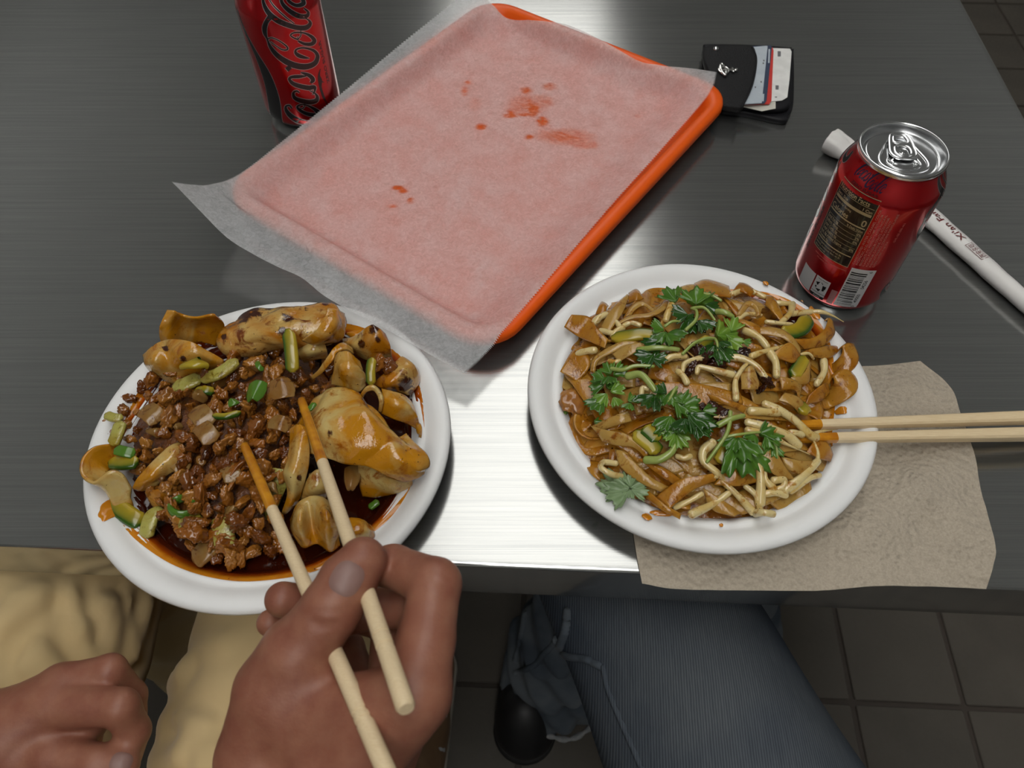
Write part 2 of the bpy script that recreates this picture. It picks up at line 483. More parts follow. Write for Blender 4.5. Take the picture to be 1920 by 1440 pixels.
# ------------------------------------------------------------------ tray
M_TRAY = NT('orange_plastic').set(color=(.78, .1, .004), rough=.38, spec=.3)
M_TRAY.bump(M_TRAY.noise(700, 2), .05, .0003); M_TRAY = M_TRAY.m
TA = np.array([.588, .809]); TBv = np.array([.809, -.588])
TC = TA * 418.5 + TBv * (-326.0)        # tray centre
TWb, TLa = 270.0, 356.0
def tray_xy(b, a): return TC[0] + TBv[0] * b + TA[0] * a, TC[1] + TBv[1] * b + TA[1] * a
rings = []
for inset, z, r in ((40, 2.0, 12), (26, 2.0, 18), (20, 3.2, 21), (16.5, 8, 23), (13.5, 15, 25), (11.5, 19.4, 26), (9.5, 21.2, 27), (6, 21.8, 29), (3, 21.6, 30), (.8, 20.4, 31), (0, 18, 32), (0, 15, 32), (1.2, 15, 31), (1.4, 18, 31),
                    (4, 19.6, 30), (9, 19, 28), (12, 16, 25), (15, 9, 23), (18.5, 2.2, 21), (24, .4, 19), (40, .2, 12)):
    R = rrect(TWb - 2 * inset, TLa - 2 * inset, r, 8)
    rings.append(np.array([(*tray_xy(p[0], p[1]), z) for p in R]))
obj('serving_tray', loft(rings, True, True, True), M_TRAY, None, 'orange plastic serving tray under the sheet of greasy paper', 'tray', sharp=50)

def tray_sd(X, Y):
    """distance outside (+) or inside (-) the tray's outline"""
    b = (X - TC[0]) * TBv[0] + (Y - TC[1]) * TBv[1]; a = (X - TC[0]) * TA[0] + (Y - TC[1]) * TA[1]
    qx, qy = np.abs(b) - TWb / 2 + 30, np.abs(a) - TLa / 2 + 30
    return np.hypot(np.maximum(qx, 0), np.maximum(qy, 0)) + np.minimum(np.maximum(qx, qy), 0) - 30

# ------------------------------------------------------------------ paper liner
bot = [at(322, 340, 58), at(372, 392, 44), at(425, 445, 33), at(474, 476, 28), at(520, 500, 25), at(566, 521, 26), at(610, 556, 25), at(680, 595, 25.5), at(742, 627, 25), at(808, 666, 23), at(870, 700, 20)]
topE = [np.array([-47, 770, 24]), np.array([-30, 755, 24]), at(921, 8, 23), at(963, 46, 12), at(1015, 66, 9), at(1060, 74, 9), at(1104, 91, 10), at(1190, 125, 16), at(1241, 124, 24), at(1296, 128, 27), at(1343, 135, 27)]
NU, NV = 420, 110
B = cr(bot, NV); Tp = cr(topE, NV)
w = np.linspace(0, 1, NU)[:, None, None]
G = B[None] * (1 - w) + Tp[None] * w
# the long edges were measured: left edge stays on the sight line of the tray's rim, right edge too
def edge_fix(col, pts):
    E = cr(pts, NU)
    d = E - G[:, col]
    k = (1 - np.linspace(0, 1, NV)) if col == 0 else np.linspace(0, 1, NV)
    return d[:, None, :] * (k ** 2)[None, :, None]
dl = edge_fix(0, [at(322, 340, 58), at(358, 345, 45), at(395, 345, 35), at(450, 325, 27), at(540, 256, 24), at(640, 175, 23), at(750, 84, 23), at(853, 0, 23), np.array([-47, 770, 24])])
dr = edge_fix(NV - 1, [at(870, 700, 20), at(905, 668, 19.5), at(970, 598, 19.5), at(1060, 492, 19.5), at(1150, 385, 19.5), at(1240, 280, 19.5), at(1310, 200, 21), at(1335, 165, 23), at(1343, 135, 26)])
G = G + dl + dr
X, Y = G[..., 0], G[..., 1]
sd = tray_sd(X, Y)
zin = 5.0 + 19 / (1 + np.exp(-(sd + 17) / 3.2))
ed = np.minimum(np.minimum(np.linspace(0, 1, NU)[:, None] * 390, (1 - np.linspace(0, 1, NU))[:, None] * 390), np.minimum(np.linspace(0, 1, NV)[None] * 258, (1 - np.linspace(0, 1, NV))[None] * 258))
k = np.clip(ed / 45, 0, 1); k = k * k * (3 - 2 * k)
Z = G[..., 2] * (1 - k) + np.where(sd < 4, zin, G[..., 2]) * k
Z = np.maximum(Z, np.where(sd < 6, zin + .5, 0) * (1 - (1 - k) * (sd > -14)))
def seg2(X, Y, a, b):
    d = b - a; t = np.clip(((X - a[0]) * d[0] + (Y - a[1]) * d[1]) / (d @ d), 0, 1)
    return np.hypot(X - a[0] - t * d[0], Y - a[1] - t * d[1]), t
for (x0, y0, x1, y1, h, wd_) in ((843, 318, 902, 540, 3.2, 5), (868, 330, 906, 545, 1.6, 4), (660, 200, 845, 318, 2.0, 9), (640, 130, 900, 118, 1.2, 4), (900, 118, 1110, 95, 1.5, 4), (540, 262, 580, 350, 2.2, 5),
                                 (700, 300, 760, 250, 1.0, 6), (920, 320, 980, 430, 1.5, 8), (1120, 120, 1180, 300, 1.2, 8), (1180, 130, 1300, 165, 2.4, 7), (690, 470, 760, 460, .8, 3), (560, 330, 600, 390, 1.4, 5),
                                 (770, 420, 830, 365, .9, 3), (1040, 200, 1090, 120, .8, 3), (860, 250, 960, 150, 1.0, 6), (960, 480, 1010, 470, .8, 3)):
    dd, tt = seg2(X, Y, at(x0, y0, 8)[:2], at(x1, y1, 8)[:2])
    Z = Z + h * np.exp(-dd / wd_) * (np.sin(tt * PI) ** .5 + .05) * k
TS = np.interp(-sd, [-60, -2, 0, .8, 3, 6, 9.5, 11.5, 13.5, 16.5, 20, 26, 40], [0, 8, 21.5, 22, 22.4, 22.6, 22.6, 22.2, 20.5, 14, 7, 3.2, 2.4])
rip = np.vectorize(lambda x, y: mnoise.noise((x * .022, y * .022, .3)))(X[::6, ::3], Y[::6, ::3])
rip = np.repeat(np.repeat(rip, 6, 0), 3, 1)[:NU, :NV]
kk = np.ones(9) / 9
rip = np.apply_along_axis(lambda q: np.convolve(np.pad(q, 4, 'edge'), kk, 'valid'), 0, rip)
rip = np.apply_along_axis(lambda q: np.convolve(np.pad(q, 4, 'edge'), kk, 'valid'), 1, rip)
Z = np.maximum(Z + 1.3 * rip * k, TS + 1.3)
for ax_, m_ in ((0, 13), (1, 7)):
    kk2 = np.hanning(m_ + 2)[1:-1]; kk2 /= kk2.sum(); Zs = np.apply_along_axis(lambda q: np.convolve(np.pad(q, m_ // 2, 'edge'), kk2, 'valid'), ax_, Z); Z = np.maximum(Zs, TS + .5)
G = np.stack([X, Y, Z], -1)
# pinked long edges
tooth = np.where(np.arange(NU) % 2 == 0, .95, -.95)
ls = G[:, 0] - G[:, 3]; ls /= np.linalg.norm(ls, axis=1)[:, None]; rs = G[:, -1] - G[:, -4]; rs /= np.linalg.norm(rs, axis=1)[:, None]
G[:, 0] += ls * tooth[:, None]; G[:, -1] += rs * tooth[:, None]
t = NT('greaseproof_paper')
fib = t.noise(230, 6, .7, None, 1.6); clo = t.noise(40, 5, .6)
st = t.attr('stain')
mot = t.math('ADD', t.math('MULTIPLY', t.ramp(fib, [(.3, 0.0), (.72, 1.0)]), .65), t.math('MULTIPLY', t.ramp(clo, [(.3, 0.0), (.7, 1.0)]), .35))
t.set(color=t.mix(t.math('MINIMUM', t.math('MULTIPLY', st, 1.5), 1.0), (.8, .81, .82), (.62, .17, .04)), rough=.55, spec=.25); t.bump(fib, .2, .0003)
tr = t.n.new('ShaderNodeBsdfTransparent'); tl_ = t.n.new('ShaderNodeBsdfTranslucent'); tl_.inputs[0].default_value = (.78, .78, .78, 1)
m1 = t.n.new('ShaderNodeMixShader'); m1.inputs[0].default_value = .38; t.link(t.b.outputs[0], m1.inputs[1]); t.link(tl_.outputs[0], m1.inputs[2])
m2 = t.n.new('ShaderNodeMixShader'); t.link(m1.outputs[0], m2.inputs[1]); t.link(tr.outputs[0], m2.inputs[2])
t.link(t.math('ADD', t.math('ADD', t.math('MULTIPLY', mot, .5), .14), t.math('MULTIPLY', st, .18)), m2.inputs[0])
t.link(m2.outputs[0], t.out.inputs['Surface'])
M_LINER = t.m
pl = obj('paper_liner', gridmesh(G), M_LINER, None, 'translucent white paper sheet with pinked edges and orange grease marks on the tray', 'paper', sharp=None, fix=False)
# grease marks: blots with a shape of their own
S = np.zeros((NU, NV))
for x, y, rx, ry, amt in ((1000, 205, 9, 12, 1), (1018, 228, 9, 8, 1), (985, 214, 12, 3, .8), (957, 216, 12, 4, .7), (990, 196, 30, 16, .4), (1020, 190, 14, 12, .35), (987, 170, 10, 6, .55), (1030, 162, 11, 6, .5), (1060, 255, 45, 13, .45), (1100, 270, 22, 7, .4), (1035, 250, 20, 8, .4),
                           (902, 237, 9, 5, .9), (871, 170, 5, 8, .6), (878, 153, 5, 4, .55), (746, 350, 10, 4, .8), (756, 356, 8, 4, .7), (769, 374, 5, 6, .7), (735, 385, 8, 3, .5), (890, 195, 10, 12, .2), (992, 256, 5, 5, .7), (960, 208, 8, 8, .5), (1195, 215, 4, 3, .4)):
    c0 = at(x, y, 6); sx = np.linalg.norm(at(x + rx, y, 6) - c0); sy = np.linalg.norm(at(x, y + ry, 6) - c0)
    dx, dy = X - c0[0], Y - c0[1]
    S = np.maximum(S, amt * np.clip(1.35 - np.hypot(dx / sx, dy / sy), 0, 1) ** .6)
jag = np.vectorize(lambda x, y: mnoise.noise((x * .35, y * .5, .7)))(X, Y) * (S > 0)
S = np.clip(S * (1 + 1.1 * jag), 0, 1)
at_ = pl.data.attributes.new('stain', 'FLOAT', 'POINT'); at_.data.foreach_set('value', S.reshape(-1).astype(np.float32))
# ------------------------------------------------------------------ drink cans
M_RED = NT('red_can_print'); M_RED.set(color=(.5, .004, .008), rough=.22, metal=.75, coat=.6, coatr=.06); M_RED = M_RED.m
M_ALU = NT('can_aluminium'); M_ALU.set(color=(.8, .81, .82), rough=.2, metal=1.0); M_ALU.bump(M_ALU.noise(300, 2), .03, .0002); M_ALU = M_ALU.m
M_BLK = plain('black_can_print', (.012, .01, .012), .25, .3, coat=.5, coatr=.06)
M_SIL = plain('silver_can_print', (.5, .5, .5), .3, .8)
M_GOLD = plain('beige_can_print', (.5, .42, .27), .35, .6)
M_WHT = plain('grey_white_can_print', (.55, .55, .56), .4, .2)
M_PNK = plain('pale_red_can_print', (.55, .2, .16), .4, .3)
M_NVY = plain('dark_blue_can_print', (.014, .008, .04), .3, .3, coat=.4)
M_DK = plain('dark_can_print', (.05, .008, .01), .35, .3)
CANP = [(0, 9), (14, 8), (20, 4), (22.5, .6), (24, 0), (25.5, .5), (28, 3), (31, 6.6), (32.6, 10), (33.1, 14), (33.1, 60), (33.1, 100), (32.7, 103), (31.4, 106.6), (29.4, 110.6), (27.7, 114), (26.7, 116.2), (26.3, 117.4), (26.2, 118)]
LIDP = [(26.0, 117.6), (26.6, 117.9), (27.0, 118.6), (27.1, 120), (26.9, 121.3), (26.3, 122), (25.6, 121.8), (25.2, 120.8), (24.9, 118.6), (24.3, 116.4), (23.6, 115.2), (22.9, 114.8), (22.3, 115.3), (21.9, 116.7), (21.3, 117.3), (20.6, 117.4), (0, 117.4)]
_cz = np.array([z for r, z in CANP[4:]]); _crr = np.array([r for r, z in CANP[4:]])
CR_ = 33.1
def can_r(z): return np.interp(z, _cz, _crr)
def on_can(c, phi0, U, Vh, off):
    """print laid on a can: U arc millimetres from the direction phi0 (degrees), Vh height"""
    ph = math.radians(phi0) + np.asarray(U) / CR_
    r = can_r(Vh) + off
    return np.stack([c[0] + r * np.cos(ph), c[1] + r * np.sin(ph), np.asarray(Vh, float)], -1)
def can_hit(px, py, c):
    d = _dir(px, py); o = _C[:2] - np.asarray(c); a = d[:2] @ d[:2]; b = 2 * o @ d[:2]; cc = o @ o - CR_ ** 2
    t = (-b - math.sqrt(max(b * b - 4 * a * cc, 0))) / (2 * a); X = _C + d * t
    return math.degrees(math.atan2(X[1] - c[1], X[0] - c[0])), X[2]
def cpatch(c, phi0, u0, u1, v0, v1, off):
    nu = max(2, int(abs(u1 - u0) / 1.2) + 2); nv = max(2, int(abs(v1 - v0) / 4) + 2)
    U, Vv = np.meshgrid(np.linspace(u0, u1, nu), np.linspace(v0, v1, nv), indexing='ij')
    return gridmesh(on_can(c, phi0, U, Vv, off))
def ctext(c, phi0, s, u, v, size, off, bold=0, align='LEFT', rot=False, sx=1.0):
    P, F = text2d(s, size, bold, 0, align)
    if len(P) == 0: return np.zeros((0, 3)), []
    P = P * [sx, 1]
    U, Vv = (u - P[:, 1], v + P[:, 0]) if rot else (u + P[:, 0], v + P[:, 1])
    return on_can(c, phi0, U, Vv, off), F

# the script word, traced as brush strokes: x along the word, y across it (in units of 1/5.54 of a photo pixel on the left can)
SCRIPT_PX = [
    [(815, 1125, 12), (790, 1095, 14), (755, 1105, 18), (758, 1145, 30), (800, 1200, 42), (870, 1250, 50), (960, 1285, 52), (1060, 1285, 44), (1140, 1240, 26), (1150, 1200, 8)],
    [(940, 1062, 6), (948, 1095, 7), (930, 1125, 8), (895, 1128, 7)],
    [(880, 1100, 16), (920, 1085, 10), (990, 1100, 14), (1060, 1140, 30), (1090, 1175, 40), (1050, 1195, 34), (970, 1180, 30), (900, 1145, 24), (872, 1112, 18), (885, 1094, 12)],
    [(895, 962, 12), (865, 945, 16), (832, 965, 22), (845, 1015, 32), (910, 1045, 40), (1000, 1060, 42), (1065, 1045, 40), (1078, 1005, 28), (1050, 965, 12), (1000, 940, 6)],
    [(905, 752, 6), (950, 765, 24), (1005, 790, 36), (1035, 830, 38), (1010, 862, 20)],
    [(965, 790, 10), (890, 795, 30), (815, 800, 26), (790, 822, 24), (825, 865, 34), (900, 895, 40), (990, 912, 42), (1048, 905, 34), (1052, 945, 16), (1030, 985, 6)],
    [(765, 690, 44), (797, 728, 44)],
    [(1000, 606, 4), (945, 596, 26), (890, 578, 36), (855, 548, 26), (862, 515, 16), (920, 497, 14), (1000, 508, 20), (1060, 540, 28), (1082, 595, 36), (1050, 660, 44), (960, 693, 52), (850, 680, 54), (740, 630, 50), (650, 560, 40), (590, 480, 26), (560, 405, 14), (536, 340, 36), (534, 280, 44), (553, 225, 40), (585, 185, 46)],
    [(560, 405, 10), (610, 393, 8), (690, 428, 9), (765, 485, 12), (765, 515, 14), (715, 515, 10), (650, 475, 7), (590, 430, 6)],
    [(908, 312, 6), (908, 365, 8), (885, 398, 7), (868, 375, 5)],
    [(885, 412, 14), (830, 390, 12), (803, 362, 12), (850, 338, 12), (940, 342, 14), (1015, 378, 28), (1048, 425, 38), (1015, 458, 34), (945, 455, 26), (880, 425, 16)],
    [(545, -20, 8), (560, 20, 8), (620, 85, 9), (730, 165, 9), (840, 245, 8)],
    [(545, -20, 10), (505, 0, 16), (495, 50, 26), (550, 130, 36), (650, 205, 44), (760, 255, 46), (880, 288, 44), (965, 285, 44), (1005, 245, 32), (985, 205, 14), (930, 180, 8)],
    [(850, -25, 8), (770, -15, 26), (725, 15, 34), (735, 70, 36), (810, 130, 40), (900, 170, 42), (970, 165, 36), (985, 125, 20), (950, 90, 10)],
    [(925, -30, 24), (960, 10, 34), (950, 50, 30), (880, 70, 26), (810, 40, 30), (790, 0, 14)],
]
SW_L = [(240, 100), (330, 345), (430, 570), (520, 820), (560, 1000), (592, 1225)]
SW_R = [(245, 95), (338, 325), (445, 525), (575, 735), (650, 905), (695, 1070), (717, 1290)]
SW2 = [[(1112, 715, 3), (1098, 780, 22), (1108, 835, 42), (1112, 900, 26), (1128, 960, 26), (1150, 1020, 22), (1188, 1092, 4)], [(1108, 835, 30), (1130, 848, 14), (1152, 856, 3)]]
C1 = np.array([240.9, 389.9]); C2 = np.array([-185.8, 599.2])
PH0 = -67.0
def px_can(P):
    Q = [can_hit(400 + x / 5.54, y / 5.54, C2) for x, y in P]
    return np.array([(math.radians(p - PH0) * CR_, z) for p, z in Q])       # (arc, height) on the front of a can
SCRIPT_PX = [[(x, y, w * 1.12 + 2) for x, y, w in s] for s in SCRIPT_PX]
_W, _WF = strokes2d(SCRIPT_PX); SCR = px_can(_W)
_O = [[(x, y, w + 9) for x, y, w in s] for s in SCRIPT_PX]
_W2, _ = strokes2d(_O); SCRO = px_can(_W2)
_A = px_can(cr(SW_L, 40)); _B = px_can(cr(SW_R, 40)); SWV = np.vstack([_A, _B])
_SG = np.stack([_A + (_B - _A) * k for k in np.linspace(0, 1, 10)], 1)
_S2, S2F = strokes2d(SW2); S2V = px_can(_S2)

def can_base(label, c, tabdir):
    th = thing('drink_can', label, 'can', (*c, 0), 'red cola cans')
    body = obj('body', lathe(CANP, (*c, 0), 96), [M_RED, M_ALU], th, sharp=None)
    for p in body.data.polygons:
        if p.center.z < .0062: p.material_index = 1
    lid = obj('lid', lathe(LIDP, (*c, 0), 96), M_ALU, th, sharp=None, label='silver can lid')
    e = np.array([math.cos(tabdir), math.sin(tabdir)]); f = np.array([-e[1], e[0]])     # e: from the rivet to the mouth
    def L(P, z): P = np.asarray(P, float); return np.c_[c[0] + P[:, :1] * e[0] + P[:, 1:2] * f[0], c[1] + P[:, :1] * e[1] + P[:, 1:2] * f[1], np.broadcast_to(z, (len(P),))]
    # embossed teardrop round the mouth, and the mouth's own bead
    tear = [(-11, 0), (-10, 7), (-4, 10.5), (6, 14.5), (13, 13), (17.3, 6), (18.2, 0), (17.3, -6), (13, -13), (6, -14.5), (-4, -10.5), (-10, -7)]
    Pt = L(cr(tear, 72, True), 117.5); obj('embossed_ring', tube(np.vstack([Pt, Pt[:1]]), .75, 8, 1, False), M_ALU, lid)
    mo = [(4, 8.5), (9.5, 10), (14, 6), (15.2, 0), (14, -6), (9.5, -10), (4, -8.5), (6.5, -5), (12, -3.2), (12, 3.2), (6.5, 5)]
    Pt = L(cr(mo[:7], 40), 117.5); obj('mouth_score', tube(Pt, .5, 8), M_ALU, lid)
    Pt = L(cr([(6, 6), (8.6, 7.4), (10, 6.6)], 12), 117.9); obj('mouth_bead', tube(Pt, .8, 8), M_ALU, lid)
    Pt = L(cr([(6, -6), (8.6, -7.4), (10, -6.6)], 12), 117.9); obj('mouth_bead', tube(Pt, .8, 8), M_ALU, lid)
    # pull tab: rounded frame with finger hole and rivet island
    outer = cr([(7.2, 0), (6.6, 4.6), (2.5, 7.6), (-4, 7.4), (-12, 6.4), (-16.6, 4.4), (-17.6, 0), (-16.6, -4.4), (-12, -6.4), (-4, -7.4), (2.5, -7.6), (6.6, -4.6)], 64, True)
    hole = cr([(-8.2, 4.2), (-13, 4.0), (-15.2, 2.2), (-15.2, -2.2), (-13, -4.0), (-8.2, -4.2), (-7.4, 0)], 36, True)
    isl = cr([(4.6, 0), (3, 4.4), (-2.6, 4.6), (-5.2, 2.4), (-5.2, -2.4), (-2.6, -4.6), (3, -4.4)], 36, True)
    V, F = flat(outer, [hole, isl], .9, 0); tabm = obj('pull_tab', (L(V[:, :2], V[:, 2] + 118.7), F), M_ALU, lid, sharp=30, label='flat ring pull tab')
    for lp in (outer, hole, isl):
        Pt = L(lp, 119.3); tabm2 = obj('tab_curl', tube(np.vstack([Pt, Pt[:1]]), .85, 8, 1, False), M_ALU, lid)
    V, F = flat(isl * .86, [], .5, 0); obj('tab_island', (L(V[:, :2], V[:, 2] + 118.2), F), M_ALU, lid, sharp=30)
    obj('rivet', lathe([(0, 119.6), (1.4, 119.5), (1.9, 119), (2.1, 118.2), (3.2, 117.9), (3.4, 117.4)], (*c, 0), 24), M_ALU, lid)
    return th
def front_print(th, c, phi, ribbon=True):
    obj('print_outline', (on_can(c, phi, SCRO[:, 0], SCRO[:, 1], .07), _WF), M_SIL, th, fix=False)
    obj('script_lettering', (on_can(c, phi, SCR[:, 0], SCR[:, 1], .12), _WF), M_BLK, th, fix=False, label='black flowing script reading Coca-Cola')
    if ribbon: obj('ribbon_swoosh', gridmesh(on_can(c, phi, _SG[..., 0], _SG[..., 1], .1)), M_BLK, th, fix=False)
    for L_ in (SWV[:40], SWV[40:]) if ribbon else ():
        Q = cr(L_, 80); N = np.gradient(Q, axis=0); N = np.c_[-N[:, 1], N[:, 0]] / np.linalg.norm(N, axis=1)[:, None]
        W_ = np.vstack([Q + N * .35, Q - N * .35])
        obj('ribbon_outline', (on_can(c, phi, W_[:, 0], W_[:, 1], .08), [(i, i + 1, 81 + i, 80 + i) for i in range(79)]), M_SIL, th, fix=False)
    obj('tail_flourish', (on_can(c, phi, S2V[:, 0], S2V[:, 1], .12), S2F), M_BLK, th, fix=False)
    obj('small_lettering', ctext(c, phi, 'ZERO SUGAR', math.radians(-22.6 - PH0) * CR_, 36.5, 4.3, .12, .06, rot=True, sx=1.45), M_BLK, th, fix=False, label='small black ZERO SUGAR lettering')

can2 = can_base('red cola can by the tray, black script running up its side', C2, math.radians(-60))
front_print(can2, C2, PH0)

can1 = can_base('red cola can beside the noodle plate, nutrition panel and lid in view', C1, math.radians(-98))
front_print(can1, C1, -22.0, False)
front_print(can1, C1, -224.0, False)
PN = -144.4; HU = 14.9
pan = obj('nutrition_panel', cpatch(C1, PN, -HU, HU, 47.5, 104.3, .06), M_BLK, can1, fix=False, label='black nutrition table with beige print')
bord = merge([cpatch(C1, PN, -HU - .3, -HU, 47.2, 104.6, .09), cpatch(C1, PN, HU, HU + .3, 47.2, 104.6, .09), cpatch(C1, PN, -HU, HU, 47.2, 47.6, .09), cpatch(C1, PN, -HU, HU, 104.2, 104.6, .09)])
obj('border', bord, M_GOLD, pan, fix=False)
pr = [ctext(C1, PN, 'Nutrition Facts', -13.9, 98.2, 4.9, .1, .06, sx=.80), cpatch(C1, PN, -14, 14, 97.2, 97.5, .1),
      ctext(C1, PN, 'Serv. Size', -13.9, 93.7, 3.1, .1, .04, sx=.85), ctext(C1, PN, '1 Can', 13.8, 93.7, 3.1, .1, .04, 'RIGHT', sx=.9),
      cpatch(C1, PN, -14, 14, 90.9, 93.0, .1), ctext(C1, PN, 'Amount Per Serving', -13.9, 88.2, 2.4, .1, .02, sx=.78),
      ctext(C1, PN, 'Calories', -13.9, 82.6, 5.4, .1, .08, sx=.82), ctext(C1, PN, '0', 13.6, 82.6, 7.2, .1, .12, 'RIGHT', sx=.9), cpatch(C1, PN, -14, 14, 80.6, 81.6, .1),
      ctext(C1, PN, '% Daily Value', 13.8, 77.9, 2.4, .1, .04, 'RIGHT', sx=.85)]
rows = [('Total Fat 0g', '0%'), ('Sodium 40mg', '2%'), ('Total Carb. 0g', '0%'), ('Total Sugars 0g', ''), ('Incl. 0g Added Sugars', '0%'), ('Protein 0g', '')]
for i, (a, b) in enumerate(rows):
    zz = 74.6 - i * 3.4
    pr += [cpatch(C1, PN, -14, 14, zz + 2.65, zz + 2.85, .1), ctext(C1, PN, a, -13.9, zz, 2.6, .1, .03, sx=.85)]
    if b: pr.append(ctext(C1, PN, b, 13.8, zz, 2.6, .1, .03, 'RIGHT'))
pr += [cpatch(C1, PN, -14, 14, 56.0, 56.8, .1), ctext(C1, PN, 'Not a significant source of sat. fat,', -13.9, 53.4, 1.9, .1, .01, sx=.85), ctext(C1, PN, 'trans fat, cholesterol, fiber, vit. D,', -13.9, 51.0, 1.9, .1, .01, sx=.85), ctext(C1, PN, 'calcium and iron.', -13.9, 48.6, 1.9, .1, .01, sx=.85)]
obj('lettering', merge([q for q in pr if len(q[0])]), M_GOLD, pan, fix=False)
# small script over the panel
SU, SV = SCR[:, 1] - SCR[:, 1].min(), SCR[:, 0].max() - SCR[:, 0]
LW = SU.max(); k = 25.5 / LW
obj('small_script', (on_can(C1, PN, -11 + SU * k, 106.6 + SV * k * 1.2 + .06 * SU * k, .12), _WF), M_NVY, can1, fix=False, label='small dark blue Coca-Cola script')
obj('small_lettering', ctext(C1, PN, 'ZERO SUGAR', -8.4, 105.4, 2.2, .12, .04, sx=1.55), M_DK, can1, fix=False)
# ingredients, running up the can
ing = ['CARBONATED WATER, CARAMEL COLOR,', 'PHOSPHORIC ACID, ASPARTAME, POTASSIUM', 'BENZOATE (TO PROTECT TASTE), NATURAL', 'FLAVORS, POTASSIUM CITRATE, ACESULFAME', 'POTASSIUM, CAFFEINE, STEVIA EXTRACT.', 'PHENYLKETONURICS: CONTAINS PHENYLALANINE', 'CAFFEINE CONTENT: 34 mg/12 fl oz']
tx = [ctext(C1, PN, s, 18.0 + i * 2.15, 51.5, 1.95, .1, .015, rot=True, sx=(50 if i < 6 else 30) / max(len(s) * 1.22, 1)) for i, s in enumerate(ing)]
obj('ingredient_lettering', merge(tx), M_PNK, can1, fix=False)
obj('side_lettering', merge([ctext(C1, PN, '12 FL OZ (355 mL)', 35.5, 74, 1.9, .1, .01, rot=True, sx=1.1), ctext(C1, PN, 'CANNED UNDER AUTHORITY OF THE COCA-COLA COMPANY', -10.5, 43.6, 1.3, .1, 0, sx=.7), ctext(C1, PN, 'ATLANTA, GA', -7.5, 41.4, 1.5, .1, 0, sx=1.0)]), M_PNK, can1, fix=False)
# bar code
bl = obj('barcode_label', cpatch(C1, PN, 17.7, 33.9, 10.8, 48.4, .07), M_WHT, can1, fix=False)
rb = random.Random(4); z = 13.0; bars = []
while z < 44.5:
    w_ = rb.choice([.35, .35, .7, .7, 1.05, 1.4]); bars.append(cpatch(C1, PN, 18.6, 28.4 if 16 < z < 41 else 29.2, z, z + w_, .11)); z += w_ + rb.choice([.4, .4, .8, 1.1])
obj('bars', merge(bars), M_BLK, bl, fix=False)
obj('digits', merge([ctext(C1, PN, '0', 31.8, 11.2, 3.1, .11, .02, rot=True), ctext(C1, PN, '49000', 31.8, 16.2, 3.4, .11, .02, rot=True), ctext(C1, PN, '04256', 31.8, 30, 3.4, .11, .02, rot=True), ctext(C1, PN, '6', 31.8, 45.6, 3.1, .11, .02, rot=True)]), M_BLK, bl, fix=False)
# recycling mark
rl = obj('recycling_label', cpatch(C1, PN, -.9, 10.0, 10.3, 29.0, .07), M_WHT, can1, fix=False)
rp = [ctext(C1, PN, 'Please Recycle', 4.6, 27.0, 1.35, .11, .01, 'CENTER')]
for q in range(3):
    a0 = q * 2 * PI / 3 + PI / 2
    def rot(p): return (p[0] * math.cos(a0) - p[1] * math.sin(a0), p[0] * math.sin(a0) + p[1] * math.cos(a0))
    for poly in ([(3.4, -1.5), (4.4, -.2), (2.0, 3.9), (.2, 2.7)], [(4.2, 1.2), (2.3, 4.6), (.9, 2.2)]):
        P = np.array([rot(p) for p in poly]); rp.append((on_can(C1, PN, 4.5 + P[:, 0] * .95, 21.0 + P[:, 1] * .95, .11), [tuple(range(len(poly)))]))
obj('recycling_arrows', merge(rp), M_BLK, rl, fix=False)
obj('base_block', cpatch(C1, PN, -.9, 10.0, 10.3, 15.4, .09), M_BLK, rl, fix=False)
obj('base_lettering', merge([ctext(C1, PN, 'METAL', 4.5, 13.1, 2.0, .12, .04, 'CENTER', sx=1.2), ctext(C1, PN, 'CAN', 4.5, 10.8, 2.0, .12, .04, 'CENTER', sx=1.2)]), M_WHT, rl, fix=False)
obj('plain_label', cpatch(C1, PN, -14.5, -2.0, 11.0, 28.6, .07), M_WHT, can1, fix=False)
obj('small_label', cpatch(C1, PN, 12.6, 16.8, 10.4, 24.0, .07), plain('worn_pink_can_print', (.42, .2, .2), .4, .4), can1, fix=False)

